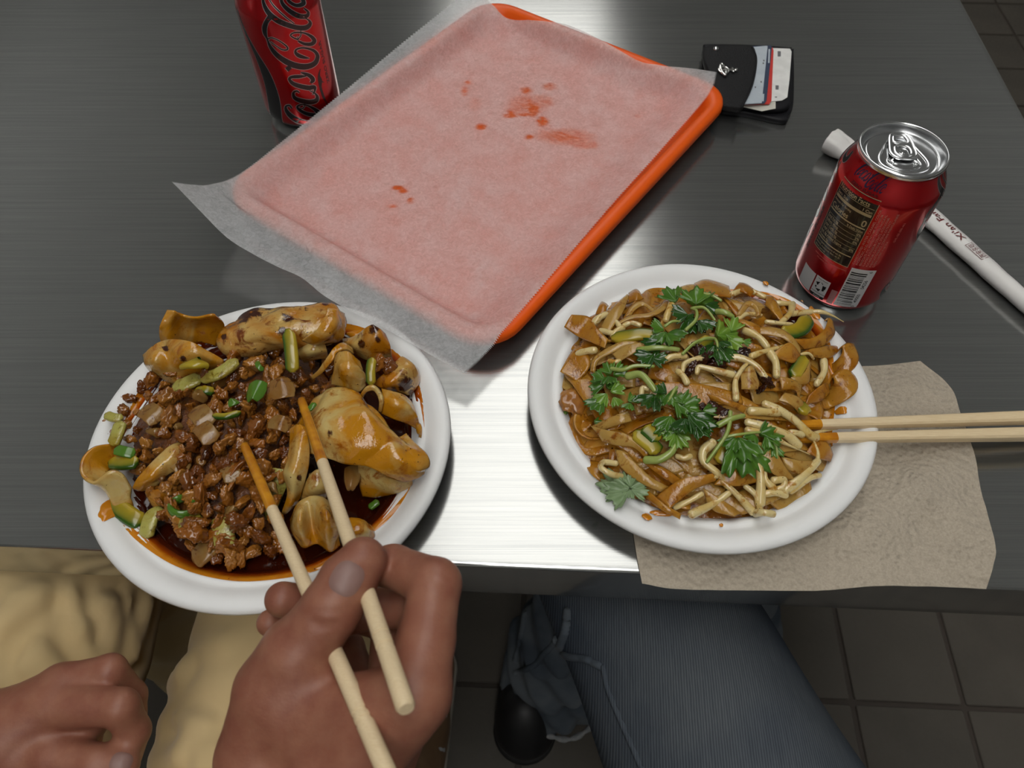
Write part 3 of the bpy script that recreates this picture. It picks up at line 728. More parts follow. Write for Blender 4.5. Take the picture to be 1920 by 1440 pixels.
# ------------------------------------------------------------------ napkin
t = NT('brown_paper_napkin')
em = t.voro(300, t.mapping((1, 1, 1), (0, 0, .6)), 'SMOOTH_F1'); fib = t.noise(900, 3); flk = t.noise(340, 2, .5)
t.set(color=t.mix(t.ramp(fib, [(.3, 0.0), (.7, 1.0)]), (.37, .32, .25), (.46, .4, .32)), rough=.95, spec=.1, sheen=.15)
b1 = t.bump(em, 1.0, .002); t.bump(t.noise(60, 4), .25, .0015, b1)
M_NAP = t.m
def wz(x, y, z=.5): return np.array([x, y, z])
ctrl = [[at(1204, 1094, 1.2), at(1270, 1105, 1.0), at(1400, 1107, 1.0), at(1530, 1107, 1.4), at(1640, 1099, 3.5), at(1740, 1099, 2.5), at(1850, 1104, 4.5)],
        [at(1194, 1045, .7), at(1270, 1052, .6), at(1400, 1056, .7), at(1530, 1056, 1.5), at(1640, 1055, 3.5), at(1740, 1055, 2.5), at(1862, 1062, 7)],
        [at(1187, 1000, .6), wz(98, 192), wz(135, 192), wz(170, 191, 1.2), at(1640, 990, 6), at(1740, 985, 2.5), at(1866, 1020, 6)],
        [wz(71, 215), wz(100, 217), wz(138, 218), wz(176, 217, 1.2), at(1640, 920, 2.5), at(1735, 915, 7), at(1840, 930, 3)],
        [wz(72, 245), wz(100, 245), wz(140, 246), wz(180, 246), at(1650, 850, 2), at(1735, 845, 3.5), at(1828, 850, 5)],
        [wz(74, 280), wz(102, 281), wz(142, 282), wz(182, 283), at(1645, 775, 3.5), at(1720, 770, 2), at(1803, 778, 5)],
        [wz(76, 302), wz(104, 303), wz(145, 304), wz(186, 305), at(1640, 725, 2.0), at(1700, 720, 4), at(1780, 722, 3)],
        [wz(78, 312), wz(106, 313), wz(147, 314), wz(188, 313), at(1632, 686, 1.5), at(1682, 682, 2.5), at(1726, 676, 3)]]
_K = np.array(ctrl)
for i_ in range(8):
    for j_ in (4, 5, 6):
        c0, d0 = _K[i_, j_], _K[i_, j_] - _C; z2 = c0[2] * 1.9; _K[i_, j_] = _C + d0 * ((z2 - CAM_H) / d0[2])
Gn = patch(_K, 90, 100)
for i in range(90):
    for j in range(100):
        x, y, z = Gn[i, j]
        rr = math.hypot(x - P2[0], y - P2[1]); kk_ = min(1, max(0, (rr - 84) / 20))
        Gn[i, j, 2] = .45 + max(0, z - .45 + 1.3 * mnoise.noise((x * .03, y * .03, 5)) + .5 * mnoise.noise((x * .1, y * .1, 2))) * kk_
        # a part that reaches past the table's bend hangs a little
        v = (y - 168.5) - math.sin(YAW) * x
        if v < 4: Gn[i, j, 2] = max(Gn[i, j, 2], .8)
# one pressed crease
for (x0, y0, x1, y1, h) in ((1540, 1068, 1600, 1018, 1.6), (1600, 1018, 1645, 1008, 1.4), (1680, 880, 1760, 1010, 2), (1820, 905, 1850, 1010, 1.6)):
    dd, tt = seg2(Gn[..., 0], Gn[..., 1], at(x0, y0)[:2], at(x1, y1)[:2]); Gn[..., 2] += h * np.exp(-dd / 2.2) * np.sin(tt * PI) ** .5
obj('paper_napkin', gridmesh(Gn), M_NAP, None, 'crumpled brown paper napkin tucked under the right plate at the table edge', 'napkin', sharp=None, fix=False)

# ------------------------------------------------------------------ chopsticks resting on the plate
t = NT('pale_bamboo')
g = t.noise(3, 6, .6, t.mapping((30, 700, 700))); t.set(color=t.mix(t.ramp(g, [(.3, 0.0), (.7, 1.0)]), (.66, .50, .29), (.76, .62, .40)), rough=.5); t.bump(g, .2, .0002)
M_BAM = t.m
t = NT('sauce_soaked_bamboo'); g = t.noise(90, 4); t.set(color=t.mix(t.ramp(g, [(.35, 0.0), (.65, 1.0)]), (.62, .27, .012), (.42, .14, .006)), rough=.22, coat=.3); M_BAMS = t.m
M_BAMD = plain('bamboo_groove', (.38, .27, .14), .6)
def stick(name, a, b, r0, r1, soak, label, group, rings_at=(), square=False):
    a = np.asarray(a, float); b = np.asarray(b, float); L = np.linalg.norm(b - a); d = (b - a) / L
    ref = np.array([0, 0, 1.0]); s1 = np.cross(d, ref); s1 /= np.linalg.norm(s1); s2 = np.cross(s1, d)
    th = thing(name, label, 'chopstick', (*((a + b) / 2)[:2], min(a[2], b[2])), group)
    n = 16; ang = np.arange(n) / n * 2 * PI + PI / 16
    def shape(l):
        r = r0 + (r1 - r0) * min(1, l / (L * .75))
        for q in rings_at:
            if abs(l - q) < .9: r *= .9
        if l > L - 1.2: r *= .8
        if l < .8: r *= .8
        k = 1.0
        if square:
            e = 1 / np.maximum(np.abs(np.cos(ang)), np.abs(np.sin(ang))); k = np.minimum(e, 1.14)
        return (a + d * l) + r * (np.cos(ang) * k)[:, None] * s1 + r * (np.sin(ang) * k)[:, None] * s2
    def part(nm, l0, l1, m, caps):
        ls = sorted(set([l0, l1] + [q + e for q in rings_at for e in (-1.0, -.8, .8, 1.0)] + [L - 1.3, L - .01, 0, .9] + list(np.linspace(l0, l1, 12))))
        ls = [l for l in ls if l0 <= l <= l1]
        return obj(nm, loft([shape(l) for l in ls], True, *caps), m, th, sharp=35)
    part('shaft', soak, L, M_BAM, (False, True)); part('stained_tip', 0, soak, M_BAMS, (True, False))
    return th
sA0, sA1 = at(1497, 797, 24), at(1936, 783, 17); dA = (sA1 - sA0); dA /= np.linalg.norm(dA)
sB0, sB1 = at(1490, 822, 23), at(1936, 814, 17); dB = (sB1 - sB0); dB /= np.linalg.norm(dB)
stick('chopstick', sA0 - dA * 8, sA0 + dA * 222, 2.6, 4.2, 22, 'bamboo chopstick lying on the right plate, the one nearer the drink can', 'chopsticks on the right plate', (), True)
stick('chopstick', sB0 - dB * 8, sB0 + dB * 222, 2.6, 4.2, 34, 'bamboo chopstick lying on the right plate, the one nearer the napkin hem', 'chopsticks on the right plate', (), True)

# ------------------------------------------------------------------ paper sleeve of the chopsticks
t = NT('white_sleeve_paper'); t.set(color=t.mix(t.noise(12, 4), (.7, .68, .66), (.78, .77, .75)), rough=.6, spec=.3); t.bump(t.noise(40, 4), .3, .0008); M_SLV = t.m
M_MAR = plain('maroon_ink', (.13, .015, .015), .6)
cl = cr([at(1556, 262, 11), at(1600, 290, 9), at(1660, 337, 7.5), at(1757, 418, 8), at(1850, 498, 8.5), at(1925, 563, 8.5), at(2010, 636, 8)], 70)
T_, _, _ = frames(cl)
ss = np.r_[0, np.cumsum(np.linalg.norm(np.diff(cl, axis=0), axis=1))]; SL = ss[-1]
def sl_ab(s): return np.interp(s, [0, 25, 60, 110, 150, SL], [11.5, 9.0, 7.6, 7.0, 6.8, 6.8]), np.interp(s, [0, 25, 60, 110, SL], [10.0, 7.0, 5.4, 5.8, 6.2])
def sl_pt(s, th):
    p = np.array([np.interp(s, ss, cl[:, k]) for k in range(3)]); tt = np.array([np.interp(s, ss, T_[:, k]) for k in range(3)]); tt[2] = 0; tt /= np.linalg.norm(tt)
    sd_ = np.array([tt[1], -tt[0], 0]); a, b = sl_ab(s)
    return np.array([p[0], p[1], b + .6]) + sd_ * a * math.cos(th) + np.array([0, 0, 1]) * b * math.sin(th)
slv = thing('paper_sleeve', 'white paper chopstick sleeve with maroon print behind the right can', 'wrapper', (*cl[30][:2], 0))
rings = []
for i in range(70):
    ring_ = []
    for j in range(28):
        th_ = j / 28 * 2 * PI; p = sl_pt(ss[i], th_)
        w_ = np.interp(i, [0, 8, 18, 69], [5, 5, 1.4, 1.0])
        p = p + np.array([0, 0, 1]) * w_ * .6 * mnoise.noise((p[0] * .09, p[1] * .09, j * .3)); p[2] = max(p[2], .3)
        ring_.append(p)
    rings.append(np.array(ring_))
obj('tube', loft(rings, True, False, False), M_SLV, slv, sharp=None)
fin = []
for i in range(8, 70):
    p = sl_pt(ss[i], PI + .25); tt = T_[i] * [1, 1, 0]; tt /= np.linalg.norm(tt); o_ = np.array([-tt[1], tt[0], 0])
    wv = np.interp(i, [8, 14, 30, 55, 69], [1, 7, 8, 5, 4])
    fin.append([p - o_ * 1, p + o_ * wv * .5 + [0, 0, .4], p + o_ * wv + [0, 0, .2 * math.sin(i)]])
obj('seam_flap', solid(np.array(fin), .25), M_SLV, slv, sharp=None)
def sl_print(s0, v0, V, F):
    return np.array([sl_pt(s0 - x, math.pi / 2 - (y + v0) / 7.0) + [0, 0, .8] for x, y in V]), F
def s_at(px, py):
    q = at(px, py, 13); return ss[np.argmin(np.linalg.norm(cl[:, :2] - q[:2], axis=1))]
V, F = text2d("Xi'an Famous Foods", 7.9, .07); V = V * [1.22, .95]
obj('sleeve_lettering', sl_print(s_at(1802, 446) , -2.6, V, F), M_MAR, slv, fix=False, label="maroon words starting Xi'an")
V, F = text2d('西安名吃', 5.2, .0); V = V * [.72, 1.15]
sb = s_at(1846, 487)
bw = V[:, 0].max() + 1.6
def frame2(w, h, e): return merge([(np.array([[a, b, 0], [c_, b, 0], [c_, d_, 0], [a, d_, 0]], float), [(0, 1, 2, 3)]) for a, b, c_, d_ in ((0, 0, w, e), (0, h - e, w, h), (0, 0, e, h), (w - e, 0, w, h))])
FV, FF = frame2(bw + .6, 7.4, .35)
pp = [sl_print(sb, -3.0, V + [.9, .9], F), sl_print(sb, -3.6, FV[:, :2], FF)]
obj('seal_print', merge(pp), M_MAR, slv, fix=False, label='boxed maroon characters')

# ------------------------------------------------------------------ wallet with cards
t = NT('black_grained_leather'); vv = t.voro(900, None, 'DISTANCE_TO_EDGE'); t.set(color=(.01, .01, .011), rough=.5, spec=.22); t.bump(t.ramp(vv, [(0, 0.0), (.25, 1.0)]), .5, .0004); M_LEA = t.m
M_LEAS = plain('black_smooth_leather', (.008, .008, .01), .5, spec=.2)
wl = thing('wallet', 'black pebbled leather card wallet with silver emblem near the tray corner', 'wallet', (*at(1400, 160, 0)[:2], 0))
def pxpoly(L, z): return np.array([at(x, y, z)[:2] for x, y in L])
def soft(P, n): return cr(P, n, True)
back = [(1326, 86), (1400, 87), (1478, 92), (1487, 100), (1487, 190), (1478, 215), (1468, 226), (1400, 212), (1362, 208), (1348, 200), (1334, 155), (1318, 112), (1319, 90)]
def pillow(P, z0, z1, r):
    c_ = P.mean(0); rings = []
    for k, z in ((1 - r * .6, z0), (1, z0 + (z1 - z0) * .25), (1, z0 + (z1 - z0) * .75), (1 - r * .5, z1), (1 - r * 2.5, z1 + .3), (.4, z1 + .5)):
        rings.append(np.c_[c_ + (P - c_) * k, np.full(len(P), z)])
    return loft(rings)
obj('back_cover', pillow(soft(pxpoly([(x, y + 4) for x, y in back], 3), 60), .3, 5.5, .02), M_LEAS, wl, sharp=None)
mid = [(1326, 86), (1400, 87), (1474, 92), (1484, 100), (1483, 182), (1474, 205), (1440, 208), (1400, 202), (1364, 200), (1350, 192), (1334, 150), (1317, 108), (1319, 90)]
obj('inner_leaf', pillow(soft(pxpoly(mid, 9), 60), 6.2, 11, .02), M_LEAS, wl, sharp=None)
fl_ = [(1322, 90), (1345, 88), (1390, 87), (1411, 88), (1418, 106), (1417, 130), (1411, 158), (1402, 180), (1391, 202), (1372, 202), (1360, 200), (1350, 192), (1334, 150), (1318, 108)]
obj('front_pocket', pillow(soft(pxpoly(fl_, 17), 70), 12.5, 18.2, .03), M_LEA, wl, sharp=None)
obj('pocket_piping', tube(np.array([at(x, y, 18.6) for x, y in cr([(1410, 88), (1418, 106), (1417, 130), (1411, 158), (1402, 180), (1391, 201)], 30)]), .7, 8), M_LEAS, wl)
obj('snap_stud', lathe([(0, 21.4), (1.4, 21.1), (2.4, 20.2), (2.7, 19), (2.7, 17.5)], (*at(1342, 92, 19)[:2], 0), 20), M_ALU, wl, label='round silver snap stud')
# orb emblem
M_SILV = plain('polished_silver', (.85, .85, .83), .12, 1.0)
eo = at(1357, 131, 20.4); ex = at(1381, 131, 20) - eo; sc_ = np.linalg.norm(ex) / 24; ex /= np.linalg.norm(ex); ey = np.array([-ex[1], ex[0], 0])
def em_(P, z=0): return np.array([eo + ex * x * sc_ + ey * y * sc_ + [0, 0, z] for x, y in P])
an = np.linspace(0, 2 * PI, 33)
parts = [tube(em_([(9.5 * math.cos(a), 9.5 * math.sin(a)) for a in an]), .85, 8, 1, False), tube(em_([(-1 + 4.2 * math.cos(a), 17.5 * math.sin(a)) for a in an], .6), .8, 8, 1, False),
         tube(em_([(-9.5, 0), (0, 0), (12, 0), (23, 0)]), 1.1, 8), tube(em_([(17, -5), (17, 5)]), 1.3, 8), tube(em_([(21.5, -1.2), (24.5, 1.2)]), 1.4, 8),
         tube(em_([(0, -9), (3, -4), (3, 4), (0, 9)]), .8, 8), tube(em_([(-6, 9), (-3, 13), (-1, 17.5)]), 1.1, 8), tube(em_([(-6, -9), (-3, -13), (-1, -17.5)]), 1.1, 8)]
obj('orb_emblem', merge(parts), M_SILV, wl, label='silver orb with ring and cross')
M_C1 = varied('pale_grey_card', (.42, .47, .52), (.48, .53, .57), 60, .4); M_C2 = plain('navy_card', (.035, .05, .09), .35); M_C3 = plain('red_card', (.55, .04, .03), .35); M_C4 = varied('white_receipt', (.66, .66, .64), (.74, .74, .72), 80, .7)
M_INK = plain('grey_ink', (.12, .12, .13), .6)
def card(name, L, z, th, m, label, cat):
    return obj(name, flat(pxpoly(L, z), (), th, z), m, None, label, cat, smooth=False, sharp=None)
rc = card('receipt', [(1405, 98), (1448, 91), (1481, 92), (1484, 98), (1480, 150), (1476, 183), (1466, 189), (1445, 191), (1395, 191)], 12.0, .5, M_C4, 'folded white receipt sticking out of the wallet', 'receipt')
for q_ in ([(0, 96), (6, 96), (6, 106), (0, 106)], [(-4, 160), (2, 160), (2, 168), (-4, 168)], [(-5, 181), (-1, 181), (-1, 183), (-5, 183)]):
    obj('printed_figure', (np.array([at(1458 + dx, yy, 12.6) for dx, yy in q_]), [(0, 1, 2, 3)]), M_INK, rc, fix=False)
card('folded_banknote', [(1400, 180), (1454, 184), (1454, 204), (1428, 209), (1390, 200)], 11.4, .4, varied('cream_paper', (.5, .49, .42), (.58, .56, .5), 50, .8), 'crumpled cream note poking out below the wallet cards', 'banknote')
card('payment_card', [(1400, 92), (1448, 90), (1450, 96), (1446, 190), (1442, 196), (1390, 197)], 13.0, .7, M_C3, 'red edged card between the navy card and the receipt', 'card')
c2_ = card('payment_card', [(1400, 88), (1444, 86), (1447, 90), (1437, 190), (1433, 195), (1388, 197)], 14.2, .7, M_C2, 'dark navy card just under the pale grey card in the wallet', 'card')
obj('pale_lettering', merge([(np.array([at(x, y, 15.1) for x, y in q]), [(0, 1, 2, 3)]) for q in ([(1441, 92), (1444, 92), (1443, 118), (1440, 118)], [(1430, 176), (1433, 176), (1432, 190), (1429, 190)])]), M_C1, c2_, fix=False)
c1_ = card('loyalty_card', [(1405, 90), (1437, 87), (1439, 88), (1428, 194), (1396, 196)], 15.6, .7, M_C1, 'pale grey card on top, half slid out of the wallet', 'card')
obj('small_marks', merge([(np.array([at(x + a, y + b, 16.5) for a, b in ((0, 0), (2.5, 0), (2.5, 3), (0, 3))]), [(0, 1, 2, 3)]) for x, y in ((1430, 117), (1431, 112), (1426, 152), (1415, 162))]), M_INK, c1_, fix=False)
# ------------------------------------------------------------------ food on the left plate
def food_mat(name, pale, sauce, dark, scale, lo, hi, rough=.22, sss=.08, rad=(.003, .0018, .0008), speck=True, fine=.35, thin=0.0):
    t = NT(name)
    off = t.n.new('ShaderNodeVectorMath'); off.operation = 'ADD'
    cmb = t.n.new('ShaderNodeCombineXYZ'); r = t.rnd()
    for i in range(3): t.link(t.math('MULTIPLY', r, 3.1 * (i + 1)), cmb.inputs[i])
    t.link(t.o, off.inputs[0]); t.link(cmb.outputs[0], off.inputs[1]); v = off.outputs[0]
    n1 = t.noise(scale, 5, .55, v, .8); n2 = t.noise(scale * 2.8, 6, .66, v, .6); n3 = t.noise(scale * 16, 2, .5, v)
    col = t.mix(t.ramp(n1, [(lo, 0.0), (hi, 1.0)]), pale, sauce)
    col = t.mix(t.ramp(n2, [(.54, 0.0), (.66, 1.0)]), col, dark)
    if speck: col = t.mix(t.ramp(n3, [(.71, 0.0), (.74, 1.0)]), col, (.03, .008, .003))
    ch = t.ramp(t.math('ADD', t.attr('char'), t.math('MULTIPLY', t.math('SUBTRACT', n2, .5), 2.6)), [(.42, 0.0), (.75, 1.0)])
    col = t.mix(ch, col, t.mix(n3, (.07, .014, .002), (.025, .006, .002)))
    t.set(color=col, rough=t.ramp(n2, [(.3, rough * .7), (.7, rough * 1.4)]), coat=.5, coatr=.04, spec=.3)
    t.b.inputs['Coat IOR'].default_value = 1.75
    t.sub(sss, rad)
    h = t.math('ADD', t.noise(scale * 4, 4, .6, v), t.math('MULTIPLY', t.noise(scale * 16, 3, .6, v), .22))
    t.bump(h, fine, .0014)
    nrm = t.b.inputs['Normal'].links[0].from_socket
    t.link(nrm, t.b.inputs['Coat Normal'])
    if thin:
        tr = t.n.new('ShaderNodeBsdfTransparent'); tr.inputs[0].default_value = (.85, .6, .3, 1); mx = t.n.new('ShaderNodeMixShader'); mx.inputs[0].default_value = thin
        t.link(t.b.outputs[0], mx.inputs[1]); t.link(tr.outputs[0], mx.inputs[2]); t.link(mx.outputs[0], t.out.inputs['Surface'])
    return t.m
M_NOOD = food_mat('oily_wheat_noodle', (.56, .42, .15), (.48, .2, .006), (.3, .09, .003), 30, .36, .56, .15)
M_NOODB = food_mat('browned_wheat_noodle', (.54, .36, .11), (.42, .15, .005), (.18, .042, .003), 36, .38, .58, .15)
M_MEAT = food_mat('cumin_lamb', (.36, .15, .024), (.25, .08, .007), (.1, .024, .002), 90, .38, .6, .24, .0, speck=False, fine=.7)
M_MEATD = food_mat('dark_cumin_lamb', (.19, .06, .007), (.11, .027, .002), (.04, .008, .001), 100, .38, .6, .18, .0, speck=False, fine=.8)
M_ONION = food_mat('translucent_onion', (.34, .2, .06), (.26, .1, .012), (.14, .04, .004), 60, .42, .7, .12, .0, speck=False, fine=.2, thin=.3)
M_CELERY = food_mat('pale_celery', (.38, .35, .08), (.32, .23, .02), (.16, .11, .008), 70, .45, .7, .18, .0, speck=True)
t = NT('green_rind_slice'); rd = t.attr('rind'); n1 = t.noise(90, 4)
t.set(color=t.mix(t.ramp(t.math('ADD', rd, t.math('MULTIPLY', n1, .25)), [(.45, 0.0), (.78, .6), (.95, 1.0)]), t.mix(n1, (.42, .32, .025), (.34, .24, .012)), (.03, .085, .006)), rough=.22, coat=.3, coatr=.08); t.bump(n1, .2, .0006); M_RIND = t.m
t = NT('green_scallion'); n1 = t.noise(70, 4); t.set(color=t.mix(n1, (.1, .22, .02), (.04, .12, .01)), rough=.2, coat=.3); M_SCAL = t.m
t = NT('dark_chilli_oil'); ed_ = t.attr('thin'); n1 = t.noise(120, 5); n2 = t.noise(500, 3)
col = t.ramp(t.math('ADD', ed_, t.math('MULTIPLY', t.math('SUBTRACT', n1, .5), .25)), [(.2, (.03, .004, .001)), (.62, (.09, .01, .001)), (.84, (.36, .06, .002)), (1.0, (.55, .2, .01))])
t.set(color=t.mix(t.ramp(n2, [(.66, 0.0), (.72, 1.0)]), col, (.1, .015, .002)), rough=.07, spec=.6); t.bump(t.noise(40, 2), .08, .001); M_OIL = t.m

def plate_z(r): 
    rr = np.array([a for a, b in PROF[:18]]); zz = np.array([b for a, b in PROF[:18]]); return np.interp(r, rr, zz)
def pool(name, outline_px, zs, c, z0, label, edge=9.0, thick=.5):
    """oil lying in the well: level in the middle, a thin film where it wets the plate's wall"""
    P = np.array([at(x, y, zs)[:2] for x, y in outline_px]); P = cr(P, 160, True); cc = P.mean(0)
    rings, th = [], []
    for k in np.r_[np.linspace(0.02, .8, 10), np.linspace(.83, 1, 9)]:
        Q = cc + (P - cc) * k
        r = np.hypot(Q[:, 0] - c[0], Q[:, 1] - c[1]); pz = plate_z(r) + z0
        z = np.maximum(pz + thick * (1.02 - k) ** .3, zs)
        d = np.linalg.norm(P - Q, axis=1)
        rings.append(np.c_[Q, z]); th.append(np.clip(1 - np.minimum(d / edge, 1), 0, 1) * .7 + np.clip((pz - zs) / 6 + .15, 0, .5))
    o = obj(name, loft(rings, True, True, False), M_OIL, None, label, 'sauce', kind='stuff', sharp=None)
    a = o.data.attributes.new('thin', 'FLOAT', 'POINT'); a.data.foreach_set('value', np.clip(np.concatenate(th), 0, 1).astype(np.float32))
    return o
pool('chilli_oil', [(283, 735), (305, 700), (332, 674), (420, 636), (560, 620), (662, 626), (736, 662), (790, 720), (806, 800), (800, 872), (772, 930), (735, 982), (690, 1020), (640, 1058), (590, 1083), (520, 1097), (450, 1100), (380, 1087), (320, 1062), (262, 1020), (222, 975), (194, 940), (205, 900), (220, 850), (240, 800)], 6.2, P1, .2, 'pool of dark red chilli oil with an orange rim on the left plate')

def from_px(ctrl, ox, oy, s):
    return np.array([[at(ox + x / s, oy + y / s, z) for x, y, z in row] for row in ctrl])
CHAR = [(462, 594, 20), (480, 584, 16), (505, 576, 14), (540, 600, 16), (532, 622, 14), (345, 672, 9), (312, 655, 8), (314, 700, 6), (420, 632, 7), (700, 618, 12), (708, 636, 9), (680, 645, 10), (757, 720, 18), (738, 728, 10), (770, 735, 10), (800, 880, 6), (575, 582, 8), (612, 570, 8), (620, 812, 9), (560, 895, 7)]     # browned spots, in photo pixels
NOODLES = 'wide hand pulled noodles on the left plate'
def noodle(ctrl, ox, oy, s, label, mat=None, th=1.9, nu=44, nv=30, wr=.65, seed=0, fl=1.0):
    if fl != 1.0:
        zm = np.mean([q[2] for r in ctrl for q in r]); ctrl = [[(x, y, zm + (z - zm) * fl) for x, y, z in r] for r in ctrl]
    G = patch(from_px(ctrl, ox, oy, s), nu, nv)
    N = gridnormals(G)
    for i in range(nu):
        for j in range(nv):
            p = G[i, j]
            q_ = mnoise.noise((p[0] * .05 + seed, p[1] * .05, p[2] * .05)); G[i, j] = p + N[i, j] * wr * (1.6 * (1 - 2.6 * abs(q_)) * .8 + .5 * mnoise.noise((p[0] * .16, p[1] * .16 + seed, p[2] * .16)))
    o = obj('wide_noodle', solid(G, th, .75), mat or M_NOOD, None, label, 'noodle', NOODLES, sharp=None)
    d = G.reshape(-1, 3) - _C; zc = d @ _fw; px = 960 + CAM_F * (d @ _rt) / zc; py = 720 - CAM_F * (d @ _up) / zc; c = np.zeros(len(px))
    for x, y, r in CHAR: c = np.maximum(c, np.clip(1.25 - np.hypot(px - x, py - y) / r, 0, 1))
    a = o.data.attributes.new('char', 'FLOAT', 'POINT'); a.data.foreach_set('value', np.r_[c, c].astype(np.float32))
    return o
A_ = (260, 560, 6); B_ = (520, 560, 6); Cc = (140, 780, 4.5); Dd = (420, 740, 4); Fx = (0, 0, 1)
noodle([[(330, 130, 48), (240, 300, 44), (235, 430, 34), (280, 560, 24)], [(400, 135, 50), (360, 300, 42), (350, 440, 34), (420, 560, 24)], [(500, 190, 44), (480, 300, 34), (520, 430, 26), (560, 520, 20)],
        [(650, 215, 44), (650, 310, 30), (680, 420, 22), (700, 480, 18)], [(830, 172, 46), (800, 300, 32), (800, 420, 24), (830, 520, 18)], [(905, 215, 38), (965, 300, 28), (930, 420, 20), (880, 540, 14)]], *A_, 'pale curled wide noodle standing at the back left of the left plate', seed=1)
noodle([[(50, 640, 30), (72, 720, 30), (110, 800, 24)], [(140, 550, 36), (170, 700, 38), (220, 880, 20)], [(250, 480, 40), (330, 680, 36), (390, 955, 18)], [(400, 455, 45), (460, 650, 41), (540, 870, 22)],
        [(600, 490, 47), (660, 640, 43), (720, 850, 24)], [(780, 590, 41), (840, 700, 37), (860, 830, 24)], [(955, 690, 33), (945, 750, 31), (900, 800, 25)]], *A_, 'wide noodle with sauce stains hanging over the left plate rim beside green slices', seed=2)
noodle([[(412, 625, 26), (407, 640, 30), (410, 655, 24), (418, 664, 14)], [(440, 600, 34), (430, 625, 44), (434, 652, 38), (445, 668, 18)], [(475, 582, 36), (474, 612, 52), (478, 645, 42), (486, 664, 20)], [(518, 574, 38), (520, 608, 56), (524, 642, 44), (528, 656, 24)],
        [(570, 571, 38), (572, 606, 54), (576, 640, 42), (572, 654, 24)], [(622, 567, 38), (625, 602, 50), (622, 632, 40), (615, 648, 24)], [(645, 588, 34), (647, 605, 40), (643, 625, 36), (640, 640, 24)]], *Fx, 'large browned noodle fold along the back of the left plate', M_NOODB, wr=1.4, seed=3, fl=.6)
noodle([[(566, 640, 45), (590, 648, 40), (612, 647, 30)], [(590, 622, 55), (612, 630, 51), (638, 636, 36)], [(606, 600, 58), (628, 606, 55), (648, 606, 43)], [(614, 578, 56), (632, 580, 53), (645, 588, 41)]], *Fx, 'noodle flap folded over the right end of the large back fold', M_NOOD, nu=30, nv=24, seed=4)
noodle([[(640, 640, 40), (625, 780, 40), (615, 960, 26)], [(700, 590, 48), (700, 780, 50), (740, 1000, 30)], [(790, 588, 52), (820, 790, 52), (840, 1030, 30)], [(870, 640, 46), (920, 810, 46), (930, 1050, 28)], [(930, 700, 38), (988, 850, 38), (1000, 980, 28)]], *B_, 'pale arched noodle standing just behind the glossy top noodle', wr=1.0, seed=5, fl=.7)
noodle([[(375, 880, 26), (400, 910, 25)], [(470, 790, 36), (510, 830, 35)], [(575, 640, 44), (625, 690, 43)], [(640, 545, 44), (670, 600, 44)], [(740, 500, 40), (770, 575, 42)], [(850, 555, 32), (860, 620, 34)]], *B_, 'narrow noodle strand arching behind the meat on the left plate', nu=36, nv=10, th=2.0, wr=.4, seed=6)
noodle([[(230, 560, 30), (250, 640, 30), (300, 720, 20)], [(380, 515, 36), (400, 590, 36), (420, 680, 22)], [(540, 520, 36), (560, 590, 34), (570, 680, 22)]], *B_, 'short noodle end tucked under the large back fold', nu=24, nv=18, seed=16)
noodle([[(720, 450, 26), (760, 520, 28), (860, 620, 20)], [(880, 425, 32), (920, 520, 34), (980, 680, 22)], [(1045, 300, 46), (1060, 480, 40), (1100, 700, 24)], [(1110, 315, 46), (1180, 470, 40), (1200, 700, 22)], [(1200, 400, 38), (1270, 545, 34), (1300, 700, 20)]], *B_, 'dark browned noodle with a charred peak at the back right of the left plate', M_NOODB, seed=7)
noodle([[(1080, 960, 26), (1180, 1010, 30), (1290, 1060, 20)], [(1180, 860, 32), (1290, 940, 36), (1400, 1065, 22)], [(1300, 740, 34), (1420, 860, 36), (1500, 1080, 20)], [(1400, 650, 32), (1520, 770, 32), (1585, 960, 18)], [(1480, 690, 26), (1560, 790, 24), (1590, 880, 16)]], *B_, 'noodle with a dark burnt patch at the right rim of the left plate', M_NOODB, seed=8)
noodle([[(590, 745, 30), (560, 790, 34), (548, 815, 36), (545, 852, 30)], [(612, 731, 38), (600, 775, 48), (590, 815, 50), (588, 852, 40)], [(640, 725, 42), (640, 770, 54), (640, 815, 56), (640, 868, 42)], [(665, 731, 42), (685, 775, 54), (690, 825, 54), (692, 876, 40)],
        [(690, 755, 40), (715, 800, 50), (725, 845, 50), (728, 893, 32)], [(712, 780, 38), (742, 820, 46), (758, 865, 46), (758, 904, 26)], [(742, 816, 34), (775, 845, 40), (786, 878, 38), (782, 896, 26)], [(762, 812, 30), (795, 848, 34), (804, 872, 31), (795, 889, 25)]], *Fx, 'broad glossy noodle sheet on top, under the upper chopstick', M_NOOD, nu=56, nv=40, wr=1.0, seed=9, fl=.7)
noodle([[(672, 868, 34), (674, 905, 22), (680, 930, 12)], [(705, 872, 34), (708, 908, 24), (712, 932, 12)], [(740, 884, 32), (745, 910, 22), (745, 924, 12)], [(772, 890, 26), (772, 906, 18), (765, 915, 11)]], *Fx, 'lower noodle layer under the broad glossy sheet', nu=26, nv=20, seed=10)
noodle([[(1170, 1010, 38), (1190, 1150, 40), (1170, 1290, 32)], [(1300, 1040, 40), (1330, 1180, 42), (1300, 1350, 32)], [(1430, 1090, 36), (1480, 1230, 38), (1440, 1400, 26)], [(1520, 1180, 30), (1570, 1320, 30), (1590, 1500, 18)], [(1560, 1300, 24), (1592, 1450, 21), (1600, 1600, 13)]], *B_, 'noodle bending down at the right rim behind the broad sheet', seed=11)
